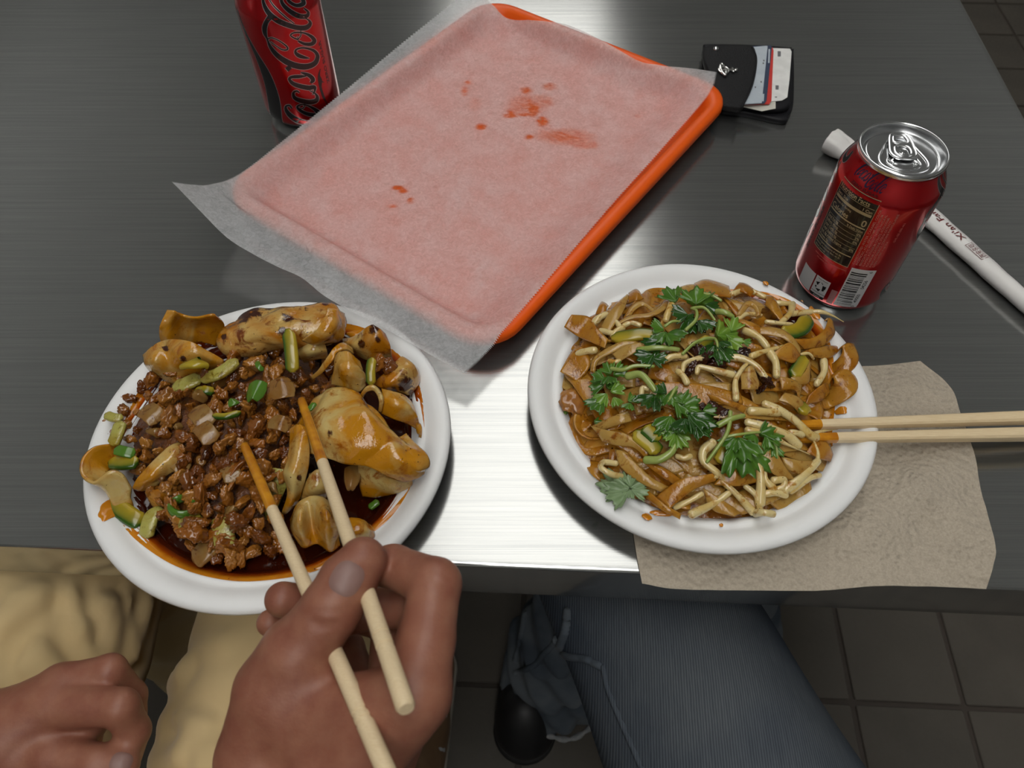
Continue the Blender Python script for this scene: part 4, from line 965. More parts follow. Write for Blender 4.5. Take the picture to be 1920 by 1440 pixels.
noodle([[(925, 1095, 38), (960, 1125, 36)], [(985, 1005, 47), (1005, 1050, 44)], [(1080, 985, 49), (1080, 1030, 46)], [(1155, 1045, 46), (1125, 1080, 44)], [(1185, 1150, 43), (1150, 1160, 41)], [(1170, 1275, 35), (1140, 1270, 34)]], *B_, 'curled noodle lip with an open loop at the right of the left plate', nu=40, nv=8, th=2.2, wr=.3, seed=12)
noodle([[(510, 255, 38), (560, 225, 44), (625, 250, 46)], [(488, 400, 38), (560, 400, 45), (640, 425, 42)], [(458, 600, 34), (520, 600, 39), (615, 600, 34)], [(475, 760, 26), (520, 760, 29), (565, 770, 22)], [(440, 885, 15), (458, 885, 15), (485, 865, 13)]], *Dd, 'orange stained noodle hanging between the two chopsticks', seed=13)
noodle([[(640, 600, 32), (700, 560, 34), (790, 560, 32)], [(600, 690, 24), (680, 690, 30), (800, 680, 26)], [(545, 775, 14), (640, 780, 18), (760, 770, 14)]], *Dd, 'pale noodle under the upper chopstick, below the broad sheet', nu=26, nv=26, seed=17)
noodle([[(490, 940, 16), (510, 1040, 22), (580, 1140, 14)], [(550, 820, 30), (565, 950, 38), (615, 1150, 20)], [(640, 762, 36), (650, 900, 30), (700, 1120, 20)], [(740, 768, 36), (765, 920, 44), (795, 1180, 22)], [(805, 840, 28), (850, 980, 34), (872, 1130, 16)]], *Dd, 'curled yellow noodle near the front of the left plate by the thumb', seed=14)
noodle([[(870, 950, 20), (880, 1040, 24), (890, 1115, 14)], [(960, 932, 24), (970, 1020, 28), (980, 1115, 16)], [(1060, 948, 22), (1070, 1020, 26), (1080, 1105, 15)], [(1115, 990, 16), (1132, 1050, 16), (1130, 1100, 10)]], *Dd, 'short yellow noodle piece just above the thumb tip', nu=28, nv=22, seed=15)
# the roll at the left rim: a ribbon standing on edge and bent round on itself
tp = np.array([at(140 + x / 4.5, 780 + y / 4.5, z) for x, y, z in [(330, 230, 25), (180, 255, 33), (80, 330, 35), (45, 430, 34), (75, 520, 32), (160, 560, 33), (240, 500, 37), (320, 460, 38), (410, 500, 34), (480, 610, 24)]])
bt = tp.copy(); bt[:, 2] = [16, 15, 21, 21, 18, 12, 12, 12, 10, 8]; bt[:, :2] += np.array([[6, -8], [8, -12], [13, -6], [15, -2], [12, 8], [6, 2], [2, -14], [0, -16], [-2, -14], [-4, -10]]) * .8
mdl = (tp + bt) / 2 + np.array([[-1, 1, 0]] * 10)
G = patch(np.stack([tp, mdl, bt], 1), 60, 16)
obj('wide_noodle', solid(G, 2.6, .6), M_NOOD, None, 'pale noodle rolled into an open loop at the left rim of the left plate', 'noodle', NOODLES, sharp=None)
noodle([[(486, 600, 22), (560, 622, 18), (660, 612, 14)], [(560, 490, 32), (610, 545, 32), (720, 560, 24)], [(690, 350, 36), (740, 420, 36), (800, 490, 28)], [(800, 255, 35), (850, 320, 36), (900, 440, 28)], [(900, 215, 28), (930, 270, 28), (975, 410, 20)]], *Cc, 'folded noodle strip lying diagonally over the meat at the left', nu=40, nv=26, seed=18)
noodle([[(600, 640, 18), (640, 720, 14), (700, 790, 10)], [(720, 620, 24), (770, 700, 18), (800, 780, 12)], [(840, 660, 22), (860, 720, 16), (880, 790, 12)]], *Cc, 'sauce soaked noodle end near the scallion ring', M_NOODB, nu=24, nv=20, seed=19)
noodle([[(290, 560, 26), (370, 550, 30), (455, 560, 30)], [(300, 680, 22), (390, 670, 26), (470, 680, 24)], [(290, 800, 18), (340, 840, 18), (400, 830, 16)], [(285, 900, 12), (330, 930, 12), (370, 870, 12)]], *Dd, 'yellow green cabbage like noodle sheet between the chopsticks', M_CELERY, nu=30, nv=24, seed=20)

# bed of minced meat that nobody could count, then the chunks
MEATP = [(205, 800), (225, 760), (255, 728), (305, 704), (362, 690), (430, 668), (500, 655), (560, 645), (622, 668), (650, 705), (625, 735), (590, 762), (560, 800), (545, 850), (530, 900), (515, 950), (515, 990), (530, 1020), (520, 1036), (490, 1046), (450, 1048), (400, 1044), (355, 1026), (322, 1000), (295, 950), (280, 905), (250, 870), (215, 845), (195, 825)]
def mz(px, py):
    d = math.hypot((px - 430) / 235, (py - 820) / 255)
    return 9 + 27 * max(0, 1 - d ** 2.2)
def inside(p, poly):
    x, y = p; r = False; j = len(poly) - 1
    for i in range(len(poly)):
        if (poly[i][1] > y) != (poly[j][1] > y) and x < (poly[j][0] - poly[i][0]) * (y - poly[i][1]) / (poly[j][1] - poly[i][1]) + poly[i][0]: r = not r
        j = i
    return r
bp = cr(MEATP, 120, True); bc = np.array([415, 850.0]); rings = []
for k in np.linspace(.03, 1.0, 26):
    row = []
    for q in bp:
        x, y = bc + (q - bc) * k
        z = max(4.5, (mz(x, y) - 7) * (1 - k ** 6) + 3.5 * k ** 6)
        p = at(x, y, z); nz = mnoise.noise((p[0] * .16, p[1] * .16, 1.7)) * 2.6 + mnoise.noise((p[0] * .4, p[1] * .4, 4.7)) * 1.3
        row.append((p[0], p[1], max(4.0, z + nz * (1 - k ** 6))))
    rings.append(np.array(row))
obj('minced_meat', loft(rings, True, True, False), M_MEATD, None, 'dark minced meat bed heaped over the left plate', 'meat', kind='stuff', sharp=None)

def lump_mesh(name, seed, mat, ang=.5, sub=3, fine=.1):
    r = random.Random(seed)
    bm = bmesh.new(); bmesh.ops.create_icosphere(bm, subdivisions=sub, radius=1)
    cuts = [(Vector((r.gauss(0, 1), r.gauss(0, 1), r.gauss(0, 1))).normalized(), r.uniform(.4, .75)) for _ in range(8)]
    ax = (r.uniform(.8, 1.25), r.uniform(.65, 1.0), r.uniform(.5, .8))
    for v in bm.verts:
        n = v.co.normalized(); k = 1.0
        for d, h in cuts:
            c_ = n.dot(d)
            if c_ > 0: k = min(k, 1 + (h / c_ - 1) * ang * 1.6) if h / c_ < 1 else k
        k += .18 * mnoise.noise(n * 1.6 + Vector((seed, 0, 0))) + fine * mnoise.noise(n * 4.5 + Vector((0, seed, 0))) + fine * .6 * mnoise.noise(n * 10 + Vector((0, seed, 3)))
        v.co = Vector((n.x * k * ax[0], n.y * k * ax[1], n.z * k * ax[2])) * .001
    me = bpy.data.meshes.new(name); bm.to_mesh(me); bm.free()
    me.polygons.foreach_set('use_smooth', [True] * len(me.polygons)); me.materials.append(mat)
    return me
meatm = [lump_mesh('meat_chunk', i * 3.7 + 1, M_MEAT if i % 4 else M_MEATD, .62, 4, .2) for i in range(10)]
onm = [lump_mesh('onion_piece', i * 5.1 + 40, M_ONION, .6, 3, .05) for i in range(3)]
pts, tries = [], 0
rr_ = random.Random(11)
while tries < 9000 and len(pts) < 190:
    tries += 1
    x, y = rr_.uniform(190, 655), rr_.uniform(640, 1070)
    if not inside((x, y), MEATP): continue
    if any((x - a) ** 2 + (y - b) ** 2 < 19.5 ** 2 for a, b in pts): continue
    pts.append((x, y))
for i, (x, y) in enumerate(pts):
    s = rr_.uniform(4.2, 7.0) if rr_.random() < .7 else rr_.uniform(6.5, 9)
    on = rr_.random() < .1
    z = mz(x, y) - 1.5 + rr_.uniform(-1.5, 2.5)
    inst(rr_.choice(onm if on else meatm), 'onion_piece' if on else 'meat_chunk', at(x, y, z), (rr_.uniform(0, 6), rr_.uniform(0, 6), rr_.uniform(0, 6)), s, 'translucent onion bit among the brown meat on the left plate' if on else 'small brown cumin lamb chunk heaped on the left plate', 'onion' if on else 'meat',
         'onion bits on the left plate' if on else 'meat chunks on the left plate')
for x, y, s, lab in ((445, 980, 10.5, 'largest brown meat chunk at the front of the left plate'), (395, 900, 7.5, 'glossy orange brown meat chunk under the lower chopstick tip'), (556, 702, 8, 'shiny meat cube beside the upright green stick'), (330, 1000, 0, ''), (360, 995, 12, 'flat grey brown meat slice at the front left of the meat heap'), (316, 742, 8, 'brown meat chunk below the pale celery slice'),
                     (480, 680, 8.5, 'dark crusted meat lump under the back noodle fold'), (515, 700, 9, 'tan meat lump left of the upright green stick'), (730, 683, 6.5, 'brown mushroom like meat piece on the right noodle'), (708, 682, 6.5, 'grey meat piece beside the green wedge at the right')):
    if s: inst(rr_.choice(meatm), 'meat_chunk', at(x, y, mz(x, y) + 3 if x < 700 else 38), (rr_.uniform(0, 6), rr_.uniform(0, 6), rr_.uniform(0, 6)), s, lab, 'meat', 'meat chunks on the left plate')

def slice_(name, path, w, th, label, cat, mat, rind=0, n=24, group='vegetable slices on the left plate', taper=True, tilt=0.0, org=None):
    """cut vegetable: an elliptic section swept along a path; rind marks the skin side"""
    P = cr(np.array([at(*q) for q in path]), n)
    T = np.gradient(P, axis=0); T /= np.linalg.norm(T, axis=1)[:, None]
    S_ = np.cross(T, [0, 0, 1.0]); S_ /= np.linalg.norm(S_, axis=1)[:, None]; U_ = np.cross(S_, T)
    S2 = S_ * math.cos(tilt) + U_ * math.sin(tilt); U2 = -S_ * math.sin(tilt) + U_ * math.cos(tilt)
    m = 18; a = np.arange(m) / m * 2 * PI; rings = []
    tt = np.linspace(0, 1, n); k = np.clip(np.minimum(tt, 1 - tt) * 9, 0.25, 1) ** .6 if taper else np.clip(np.minimum(tt, 1 - tt) * 30, .8, 1)
    e = lambda q, p_: np.sign(q) * np.abs(q) ** p_
    for i in range(n): rings.append(P[i] + (e(np.cos(a), .7) * w / 2 * k[i])[:, None] * S2[i] + (e(np.sin(a), .7) * th / 2 * (k[i] * .5 + .5))[:, None] * U2[i])
    o = obj(name, loft(rings), mat, None, label, cat, group, sharp=None)
    if rind:
        v = np.tile(np.cos(a) * rind * .5 + .5, n).astype(np.float32)
        at2 = o.data.attributes.new('rind', 'FLOAT', 'POINT'); at2.data.foreach_set('value', v)
    return o
def F6(x, y, z): return (260 + x / 6, 560 + y / 6, z)
def FB(x, y, z): return (520 + x / 6, 560 + y / 6, z)
def FC(x, y, z): return (140 + x / 4.5, 780 + y / 4.5, z)
def FD(x, y, z): return (420 + x / 4, 740 + y / 4, z)
slice_('zucchini_slice', [F6(545, 740, 44), F6(640, 720, 48), F6(735, 740, 44)], 13, 4.5, 'yellow green zucchini wedge leaning on the left noodle', 'vegetable', M_RIND, -1, tilt=.5, taper=False)
slice_('celery_slice', [F6(400, 980, 30), F6(520, 960, 34), F6(700, 880, 34)], 10, 4, 'pale celery slice below the zucchini wedge', 'vegetable', M_CELERY)
slice_('celery_slice', [F6(690, 910, 33), F6(880, 850, 38), F6(1000, 780, 38), F6(1100, 690, 36)], 9, 4, 'curved pale celery crescent under the large back fold', 'vegetable', M_CELERY)
slice_('zucchini_slice', [F6(640, 1045, 31), F6(740, 1030, 34), F6(850, 1050, 32)], 6, 4, 'small green edged slice amid the meat under the celery', 'vegetable', M_RIND, 1)
slice_('zucchini_slice', [FB(120, 350, 52), FB(150, 540, 50), FB(165, 700, 46), FB(170, 830, 42)], 8.5, 5, 'upright yellow stick with a green tip in front of the back fold', 'vegetable', M_RIND, 1)
slice_('zucchini_slice', [FB(1070, 670, 46), FB(1050, 800, 44), FB(1055, 980, 38)], 6, 4, 'green tipped wedge standing beside the arched noodle', 'vegetable', M_RIND, 1)
slice_('zucchini_slice', [F6(840, 1320, 42), F6(980, 1325, 44), F6(1150, 1280, 42)], 4, 3.5, 'thin yellow green stick lying in the middle of the meat', 'vegetable', M_RIND, 1)
slice_('scallion_leaf', [F6(1220, 1080, 42), F6(1310, 1020, 47), F6(1420, 1070, 44)], 14, 1.6, 'bright green scallion leaf in the middle of the meat', 'vegetable', M_SCAL)
slice_('scallion_leaf', [F6(1010, 1180, 42), F6(1060, 1160, 43), F6(1110, 1150, 41)], 6, 1.6, 'tiny dark green leaf bit left of the bright scallion leaf', 'vegetable', M_SCAL)
slice_('scallion_leaf', [F6(1330, 710, 40), F6(1350, 760, 42), F6(1400, 810, 40)], 3.4, 1.6, 'thin green sliver on the dark meat lump', 'vegetable', M_SCAL)
slice_('zucchini_slice', [FC(265, 665, 13), FC(370, 770, 15), FC(490, 860, 15), FC(580, 900, 13)], 11, 6, 'long green skinned slice lying at the left edge of the oil', 'vegetable', M_RIND, 1)
slice_('celery_slice', [FC(600, 1030, 13), FC(620, 940, 16), FC(660, 840, 17), FC(760, 810, 16)], 9, 4.5, 'curved green celery piece in the oil near the scallion ring', 'vegetable', M_CELERY)
slice_('celery_slice', [FC(1240, 860, 24), FC(1255, 970, 24), FC(1270, 1090, 20)], 12, 5, 'striped green celery chunk beside the largest meat chunk', 'vegetable', M_CELERY, taper=False)
slice_('celery_slice', [FC(1010, 1220, 14), FC(1090, 1150, 17), FC(1170, 1090, 16)], 13, 5, 'pale cream chunk at the front edge of the oil', 'vegetable', M_ONION)
slice_('celery_slice', [FC(300, 390, 24), FC(420, 400, 27), FC(540, 380, 27)], 9, 4.5, 'pale green stick inside the rolled noodle loop', 'vegetable', M_RIND, 1)
slice_('scallion_leaf', [FC(340, 280, 30), FC(420, 300, 31), FC(510, 320, 29)], 7, 2, 'dark green scallion bit above the rolled noodle', 'vegetable', M_SCAL)
slice_('celery_slice', [FC(265, -10, 26), FC(330, 15, 27), FC(410, 20, 26)], 6, 4, 'small pale stick at the far left of the meat', 'vegetable', M_CELERY)
slice_('celery_slice', [FC(320, 250, 27), FC(360, 150, 30), FC(390, 50, 30)], 8, 4, 'pale green strip standing at the left of the meat', 'vegetable', M_CELERY)
slice_('celery_slice', [FC(890, 930, 20), FC(970, 900, 22), FC(1080, 890, 20)], 11, 5, 'yellow green celery chunk right below the scallion ring', 'vegetable', M_CELERY)
slice_('scallion_leaf', [FD(635, 115, 47), FD(660, 90, 48), FD(680, 65, 47)], 3.6, 2, 'small bright green scallion bit beside the upper chopstick tip', 'vegetable', M_SCAL)
slice_('scallion_leaf', [FD(1090, 850, 10), FD(1125, 825, 11), FD(1160, 800, 11)], 4.5, 3, 'dark green scallion bit in the oil at the right', 'vegetable', M_SCAL)
slice_('celery_slice', [FD(910, 640, 26), FD(960, 620, 28), FD(1015, 640, 26)], 16, 4, 'grey translucent onion petal under the broad noodle sheet', 'vegetable', M_ONION)
for (x0, y0, x1, y1, w, z, lab) in ((500, 735, 552, 725, 20, 42, 'large translucent onion petal near the upper chopstick tip'), (268, 765, 300, 790, 16, 32, 'pale onion petal at the left of the meat heap'), (365, 765, 392, 800, 16, 42, 'folded onion petal in the upper middle of the meat'), (505, 790, 545, 800, 13, 38, 'onion strip under the upper chopstick'),
                                (425, 870, 440, 905, 13, 36, 'shiny onion petal left of the lower chopstick tip'), (372, 795, 400, 830, 14, 43, 'glossy red stained onion piece at the centre of the meat'), (320, 860, 350, 885, 12, 32, 'onion flake beside the diagonal noodle strip'), (410, 945, 425, 965, 9, 26, 'small onion flake above the striped celery')):
    slice_('onion_petal', [(x0, y0, z - 2), ((x0 + x1) / 2, (y0 + y1) / 2 - 3, z + 1), (x1, y1, z - 2)], w * .8, 1.4, lab, 'onion', M_ONION, group='onion petals on the left plate')
# scallion ring
rc_ = at(344, 949, 24); a = np.linspace(0, 2 * PI, 33)
obj('scallion_ring', tube(np.array([rc_ + [7 * math.cos(q), 5.6 * math.sin(q), .8 * math.sin(2 * q)] for q in a]), 2.0, 10, 1.9, False), M_SCAL, None, 'hollow green scallion ring on the front of the meat', 'vegetable', 'vegetable slices on the left plate')
# ------------------------------------------------------------------ food on the right plate
RB = [(1062, 625), (1075, 595), (1110, 572), (1170, 550), (1240, 545), (1330, 531), (1390, 540), (1440, 552), (1500, 578), (1545, 600), (1572, 640), (1560, 690), (1556, 740), (1540, 780), (1560, 850), (1545, 900), (1525, 935), (1470, 962), (1400, 972), (1320, 974), (1260, 962), (1200, 948), (1150, 905), (1100, 850), (1075, 800), (1062, 740), (1058, 690)]
RBW = cr(np.array([at(x, y, 14)[:2] for x, y in RB]), 240, True); RC = P2 + np.array([0, 0.0])
_ra = np.arctan2(RBW[:, 1] - RC[1], RBW[:, 0] - RC[0]); _rr = np.hypot(RBW[:, 0] - RC[0], RBW[:, 1] - RC[1]); _o = np.argsort(_ra); _ra, _rr = _ra[_o], _rr[_o]
def mound(x, y):
    a = math.atan2(y - RC[1], x - RC[0]); R = np.interp(a, _ra, _rr, period=2 * PI); q = math.hypot(x - RC[0], y - RC[1]) / R
    return (9 + 24 * max(0, 1 - q ** 2.4)) if q < 1 else max(9 - (q - 1) * 30, float(plate_z(min(q * R, 110))) + 2.5)
def atm(px, py, dz=0.0):
    z = 20.0
    for _ in range(4):
        p = at(px, py, z); z = mound(p[0], p[1]) + dz
    return at(px, py, z)
pool('chilli_oil', [(1056, 690), (1066, 645), (1108, 602), (1175, 570), (1260, 562), (1340, 556), (1430, 572), (1488, 598), (1525, 630), (1552, 685), (1560, 760), (1556, 830), (1556, 880), (1530, 935), (1460, 965), (1370, 978), (1290, 972), (1225, 960), (1170, 920), (1125, 890), (1092, 845), (1068, 790), (1054, 740)], 6.6, P2, 1.2, 'thin orange red chilli oil round the noodles on the right plate', 7)
M_RICE = food_mat('amber_noodle', (.48, .23, .026), (.38, .135, .005), (.2, .055, .002), 46, .40, .62, .14, .0, (.003, .0015, .0004), thin=.16)
M_RICE2 = food_mat('pale_amber_noodle', (.54, .34, .085), (.44, .2, .016), (.28, .095, .005), 46, .45, .7, .12, .0, (.003, .0015, .0004), thin=.28)
M_TANG = food_mat('sauced_noodle_bed', (.3, .12, .01), (.21, .065, .003), (.09, .022, .001), 46, .4, .62, .14)
M_SPROUT = food_mat('bean_sprout', (.68, .55, .26), (.58, .38, .09), (.4, .17, .012), 55, .46, .72, .18, .1, fine=.12)
M_CRISP = food_mat('dark_chilli_crisp', (.05, .014, .006), (.03, .006, .003), (.012, .003, .002), 160, .4, .6, .2, 0, speck=False, fine=.9)
M_TOFU = food_mat('browned_gluten', (.42, .19, .035), (.32, .11, .01), (.18, .05, .004), 70, .4, .62, .3, .1, fine=.6)
# under layer of tangled noodle that cannot be told apart
rings = []
for k in np.linspace(.02, .985, 22):
    row = []
    for q in RBW[::2]:
        x, y = RC + (q - RC) * k
        nz = 2.2 * mnoise.noise((x * .12, y * .12, 3.3)) + 1.6 * abs(math.sin(x * .32 + y * .11 + 3 * mnoise.noise((x * .05, y * .05, 8)))) - 4.5
        row.append((x, y, max(4.2, mound(x, y) + nz * min(1, (1 - k) * 6))))
    rings.append(np.array(row))
obj('noodle_tangle', loft(rings, True, True, False), M_TANG, None, 'tangled lower layer of amber noodles on the right plate', 'noodles', kind='stuff', sharp=None)
RG = 'amber noodle ribbons on the right plate'
def ribbon(G, label, mat, th=1.15):
    return obj('noodle_ribbon', solid(G, th, .6), mat, None, label, 'noodle', RG, sharp=None)
r2 = random.Random(23)
for i in range(64):
    a0 = r2.uniform(0, 2 * PI); q = math.sqrt(r2.random()) * .92; R = np.interp(a0, _ra, _rr, period=2 * PI) * q
    x, y = RC[0] + R * math.cos(a0), RC[1] + R * math.sin(a0); h = r2.uniform(0, 2 * PI); cv = r2.uniform(-.05, .05)
    w = r2.uniform(8, 16); tw = r2.uniform(-.5, .5); tws = r2.uniform(-.6, .6); P, A, Bv = [], [], []
    n = r2.randint(14, 26); lift = r2.uniform(-2, 2.5)
    for j in range(n):
        P.append((x, y)); x += 4 * math.cos(h); y += 4 * math.sin(h); h += cv + r2.uniform(-.08, .08)
        dx, dy = x - RC[0], y - RC[1]; Rm = np.interp(math.atan2(dy, dx), _ra, _rr, period=2 * PI)
        if math.hypot(dx, dy) > Rm * .9: h += .45 * (1 if math.sin(math.atan2(-dy, -dx) - h) > 0 else -1)
    P = np.array(P); T = np.gradient(P, axis=0); T /= np.linalg.norm(T, axis=1)[:, None]; N2 = np.c_[-T[:, 1], T[:, 0]]
    Z = np.array([mound(*p) for p in P]) + lift + 2.0 * np.sin(np.linspace(0, r2.uniform(3, 8), n) + r2.uniform(0, 6)); Z = np.maximum(Z, 7)
    tl2 = tw + tws * np.sin(np.linspace(0, 5, n) + r2.uniform(0, 6)); rows = []
    for k in (-1, -.4, .4, 1):
        off = k * w / 2
        rows.append(np.c_[P + N2 * (off * np.cos(tl2))[:, None], Z + off * np.sin(tl2) + (1 - k * k) * 1.0])
    G = patch(np.stack(rows, 1), n * 2, 8)
    ribbon(G, 'thin amber noodle ribbon tangled in the heap on the right plate', M_RICE if r2.random() < .6 else M_RICE2)
def E6(x, y): return (1040 + x / 6, 520 + y / 6)
def F6_(x, y): return (1300 + x / 6, 520 + y / 6)
def G5(x, y): return (1040 + x / 5.54, 740 + y / 5.54)
def H5(x, y): return (1300 + x / 5.54, 740 + y / 5.54)
def rib2(fn, ea, eb, label, mat=None, dz=4.5, arch=2.5, n=30):
    A = np.array([atm(*fn(x, y), dz) for x, y in ea]); Bq = np.array([atm(*fn(x, y), dz - 1) for x, y in eb])
    A = cr(A, n); Bq = cr(Bq, n); M = (A + Bq) / 2; M[:, 2] += arch * .35
    s_ = np.sin(np.linspace(0, PI, n)) * arch; A[:, 2] += s_; Bq[:, 2] += s_; M[:, 2] += s_
    return ribbon(patch(np.stack([A, M, Bq], 1), n, 10), label, mat or M_RICE2, 1.25)
rib2(E6, [(190, 420), (380, 470), (480, 600), (605, 700)], [(105, 560), (270, 695), (420, 760), (565, 800)], 'flat noodle piece with a cut corner at the upper left of the right plate', M_RICE, 8)
rib2(E6, [(460, 420), (530, 275)], [(560, 430), (605, 325)], 'small pointed noodle tip at the upper left of the noodle heap', M_RICE, 7)
rib2(E6, [(520, 560), (640, 380), (820, 190)], [(600, 640), (750, 440), (830, 240)], 'noodle ribbon rising to the back left rim of the right plate', M_RICE2, 9)
rib2(E6, [(830, 180), (920, 165), (1000, 240)], [(830, 290), (910, 290), (960, 270)], 'orange noodle fold against the back left wall of the plate', M_RICE, 8)
rib2(E6, [(700, 540), (860, 480), (1080, 460), (1230, 380), (1280, 270)], [(720, 500), (870, 440), (1050, 420), (1170, 350), (1230, 260)], 'long pale noodle edge curving under the cilantro at the back', M_RICE2, 9, 1.5)
rib2(E6, [(800, 440), (870, 330), (980, 290), (1130, 370)], [(850, 440), (920, 370), (1000, 340), (1110, 400)], 'small noodle loop among sprouts at the back left', M_RICE2, 8, 1.5)
rib2(E6, [(400, 1060), (430, 940), (560, 840), (760, 740), (900, 720)], [(450, 1080), (490, 960), (640, 880), (800, 800), (960, 760)], 'broad translucent noodle bending round the left of the heap', M_RICE2, 7)
rib2(E6, [(60, 1060), (200, 850), (300, 780)], [(260, 1190), (380, 1050), (400, 900)], 'stacked noodle squares at the left edge of the right plate', M_RICE, 6)
rib2(E6, [(640, 860), (820, 790), (1060, 720)], [(720, 960), (900, 880), (1120, 800)], 'translucent noodle sheet left of the cilantro stem', M_RICE2, 7)
rib2(F6_, [(1080, 690), (1300, 720), (1440, 640), (1500, 490), (1470, 490)], [(1250, 810), (1450, 800), (1560, 690), (1560, 570), (1530, 500)], 'tall noodle loop at the right rim near the drink can', M_RICE, 10, 4)
rib2(F6_, [(1220, 840), (1420, 800), (1640, 775)], [(1320, 890), (1490, 940), (1640, 840)], 'folded noodle end on the right rim below the tall loop', M_RICE, 8)
rib2(F6_, [(700, 560), (950, 600), (1110, 700), (1210, 820)], [(740, 640), (960, 700), (1100, 790), (1190, 880)], 'long noodle arching across the back right of the heap', M_RICE2, 10)
rib2(F6_, [(870, 880), (1070, 760), (1210, 880)], [(960, 920), (1100, 990), (1180, 920)], 'flat amber noodle triangle at the right of the heap', M_RICE, 9)
rib2(F6_, [(960, 1120), (1090, 1170), (1220, 1200)], [(990, 1270), (1130, 1300), (1180, 1400)], 'shiny noodle sheet right of the dark chilli crisp', M_RICE2, 8)
rib2(F6_, [(1290, 1330), (1420, 1240), (1510, 1180)], [(1260, 1430), (1410, 1420), (1530, 1310)], 'ragged noodle sheet at the right edge above the chopsticks', M_RICE, 7)
rib2(F6_, [(1090, 1130), (1230, 1100), (1300, 920)], [(1160, 1220), (1280, 1210), (1310, 1000)], 'noodle strip bending down at the right of the heap', M_RICE2, 9)
rib2(F6_, [(820, 200), (900, 270), (1010, 430)], [(810, 320), (880, 420), (985, 505)], 'stiff noodle strip standing at the back right', M_RICE, 9)
rib2(F6_, [(520, 60), (600, 110), (700, 155)], [(450, 150), (560, 200), (640, 220)], 'pointed noodle piece at the back rim of the right plate', M_RICE, 9)
rib2(F6_, [(10, 70), (150, 55), (400, 100)], [(30, 180), (250, 240), (420, 230)], 'dark sauced noodle mass at the back centre of the plate', M_RICE, 8)
rib2(F6_, [(480, 430), (560, 320), (640, 300), (730, 380), (760, 440)], [(540, 450), (590, 380), (640, 360), (690, 400), (700, 450)], 'upright noodle ring at the back of the heap', M_RICE2, 10, 3)
rib2(F6_, [(530, 1100), (640, 1020), (740, 1190)], [(540, 1260), (640, 1290), (720, 1260)], 'broad noodle square in the middle of the heap', M_RICE2, 9)
rib2(F6_, [(450, 490), (560, 560), (720, 640)], [(560, 480), (700, 560), (860, 640)], 'wide glossy noodle at the upper middle of the heap', M_RICE, 9)
rib2(G5, [(370, 320), (550, 390), (760, 440), (990, 590)], [(500, 490), (650, 550), (820, 570), (950, 670)], 'long wide noodle running down the left front of the heap', M_RICE2, 8)
rib2(G5, [(620, 570), (690, 780), (880, 930), (1100, 1010)], [(750, 600), (830, 720), (1000, 880), (1190, 960)], 'curving noodle band at the front left of the heap', M_RICE2, 7)
rib2(G5, [(850, 660), (1100, 870), (1230, 930)], [(990, 700), (1160, 800), (1320, 890)], 'dark glossy noodle band in the front of the heap', M_RICE, 8)
rib2(G5, [(1050, 1060), (1300, 900), (1500, 860), (1640, 820)], [(1190, 1190), (1400, 1030), (1560, 950), (1680, 890)], 'large square ended noodle at the front of the right plate', M_RICE, 9)
rib2(G5, [(970, 1000), (1150, 1170), (1310, 1240)], [(930, 1060), (1100, 1215), (1300, 1295)], 'narrow noodle strip along the front edge of the heap', M_RICE, 6)
rib2(G5, [(380, 330), (600, 250), (760, 170)], [(470, 380), (680, 330), (800, 280)], 'translucent noodle behind the brown gluten piece', M_RICE2, 7)
rib2(H5, [(330, 790), (500, 775), (640, 810)], [(210, 940), (450, 970), (660, 910)], 'wide brown noodle below the cilantro leaf at the front', M_RICE, 8)
rib2(H5, [(570, 470), (800, 560), (930, 750), (1055, 890)], [(640, 600), (720, 720), (830, 850), (1000, 880)], 'long triangular noodle pointing to the front right', M_RICE2, 9)
rib2(H5, [(910, 645), (1100, 710), (1260, 690)], [(950, 770), (1060, 840), (1210, 830)], 'pale noodle sheet at the right front of the heap', M_RICE2, 8)
rib2(H5, [(1250, 480), (1380, 530), (1450, 620)], [(1170, 600), (1300, 690), (1420, 700)], 'curled noodle at the right edge below the chopsticks', M_RICE, 7)
rib2(H5, [(100, 970), (300, 1120), (500, 1240)], [(140, 1130), (230, 1240), (430, 1265)], 'flat translucent noodle at the very front of the heap', M_RICE2, 7)
rib2(H5, [(130, -10), (300, 60), (560, 130)], [(180, 60), (330, 130), (520, 190)], 'bent yellow noodle above the cilantro in the centre', M_RICE, 10)
rib2(H5, [(950, -20), (1090, 60), (1190, 180)], [(880, 60), (1000, 130), (1100, 200)], 'noodle sheet just above the chopstick tips', M_RICE2, 8)

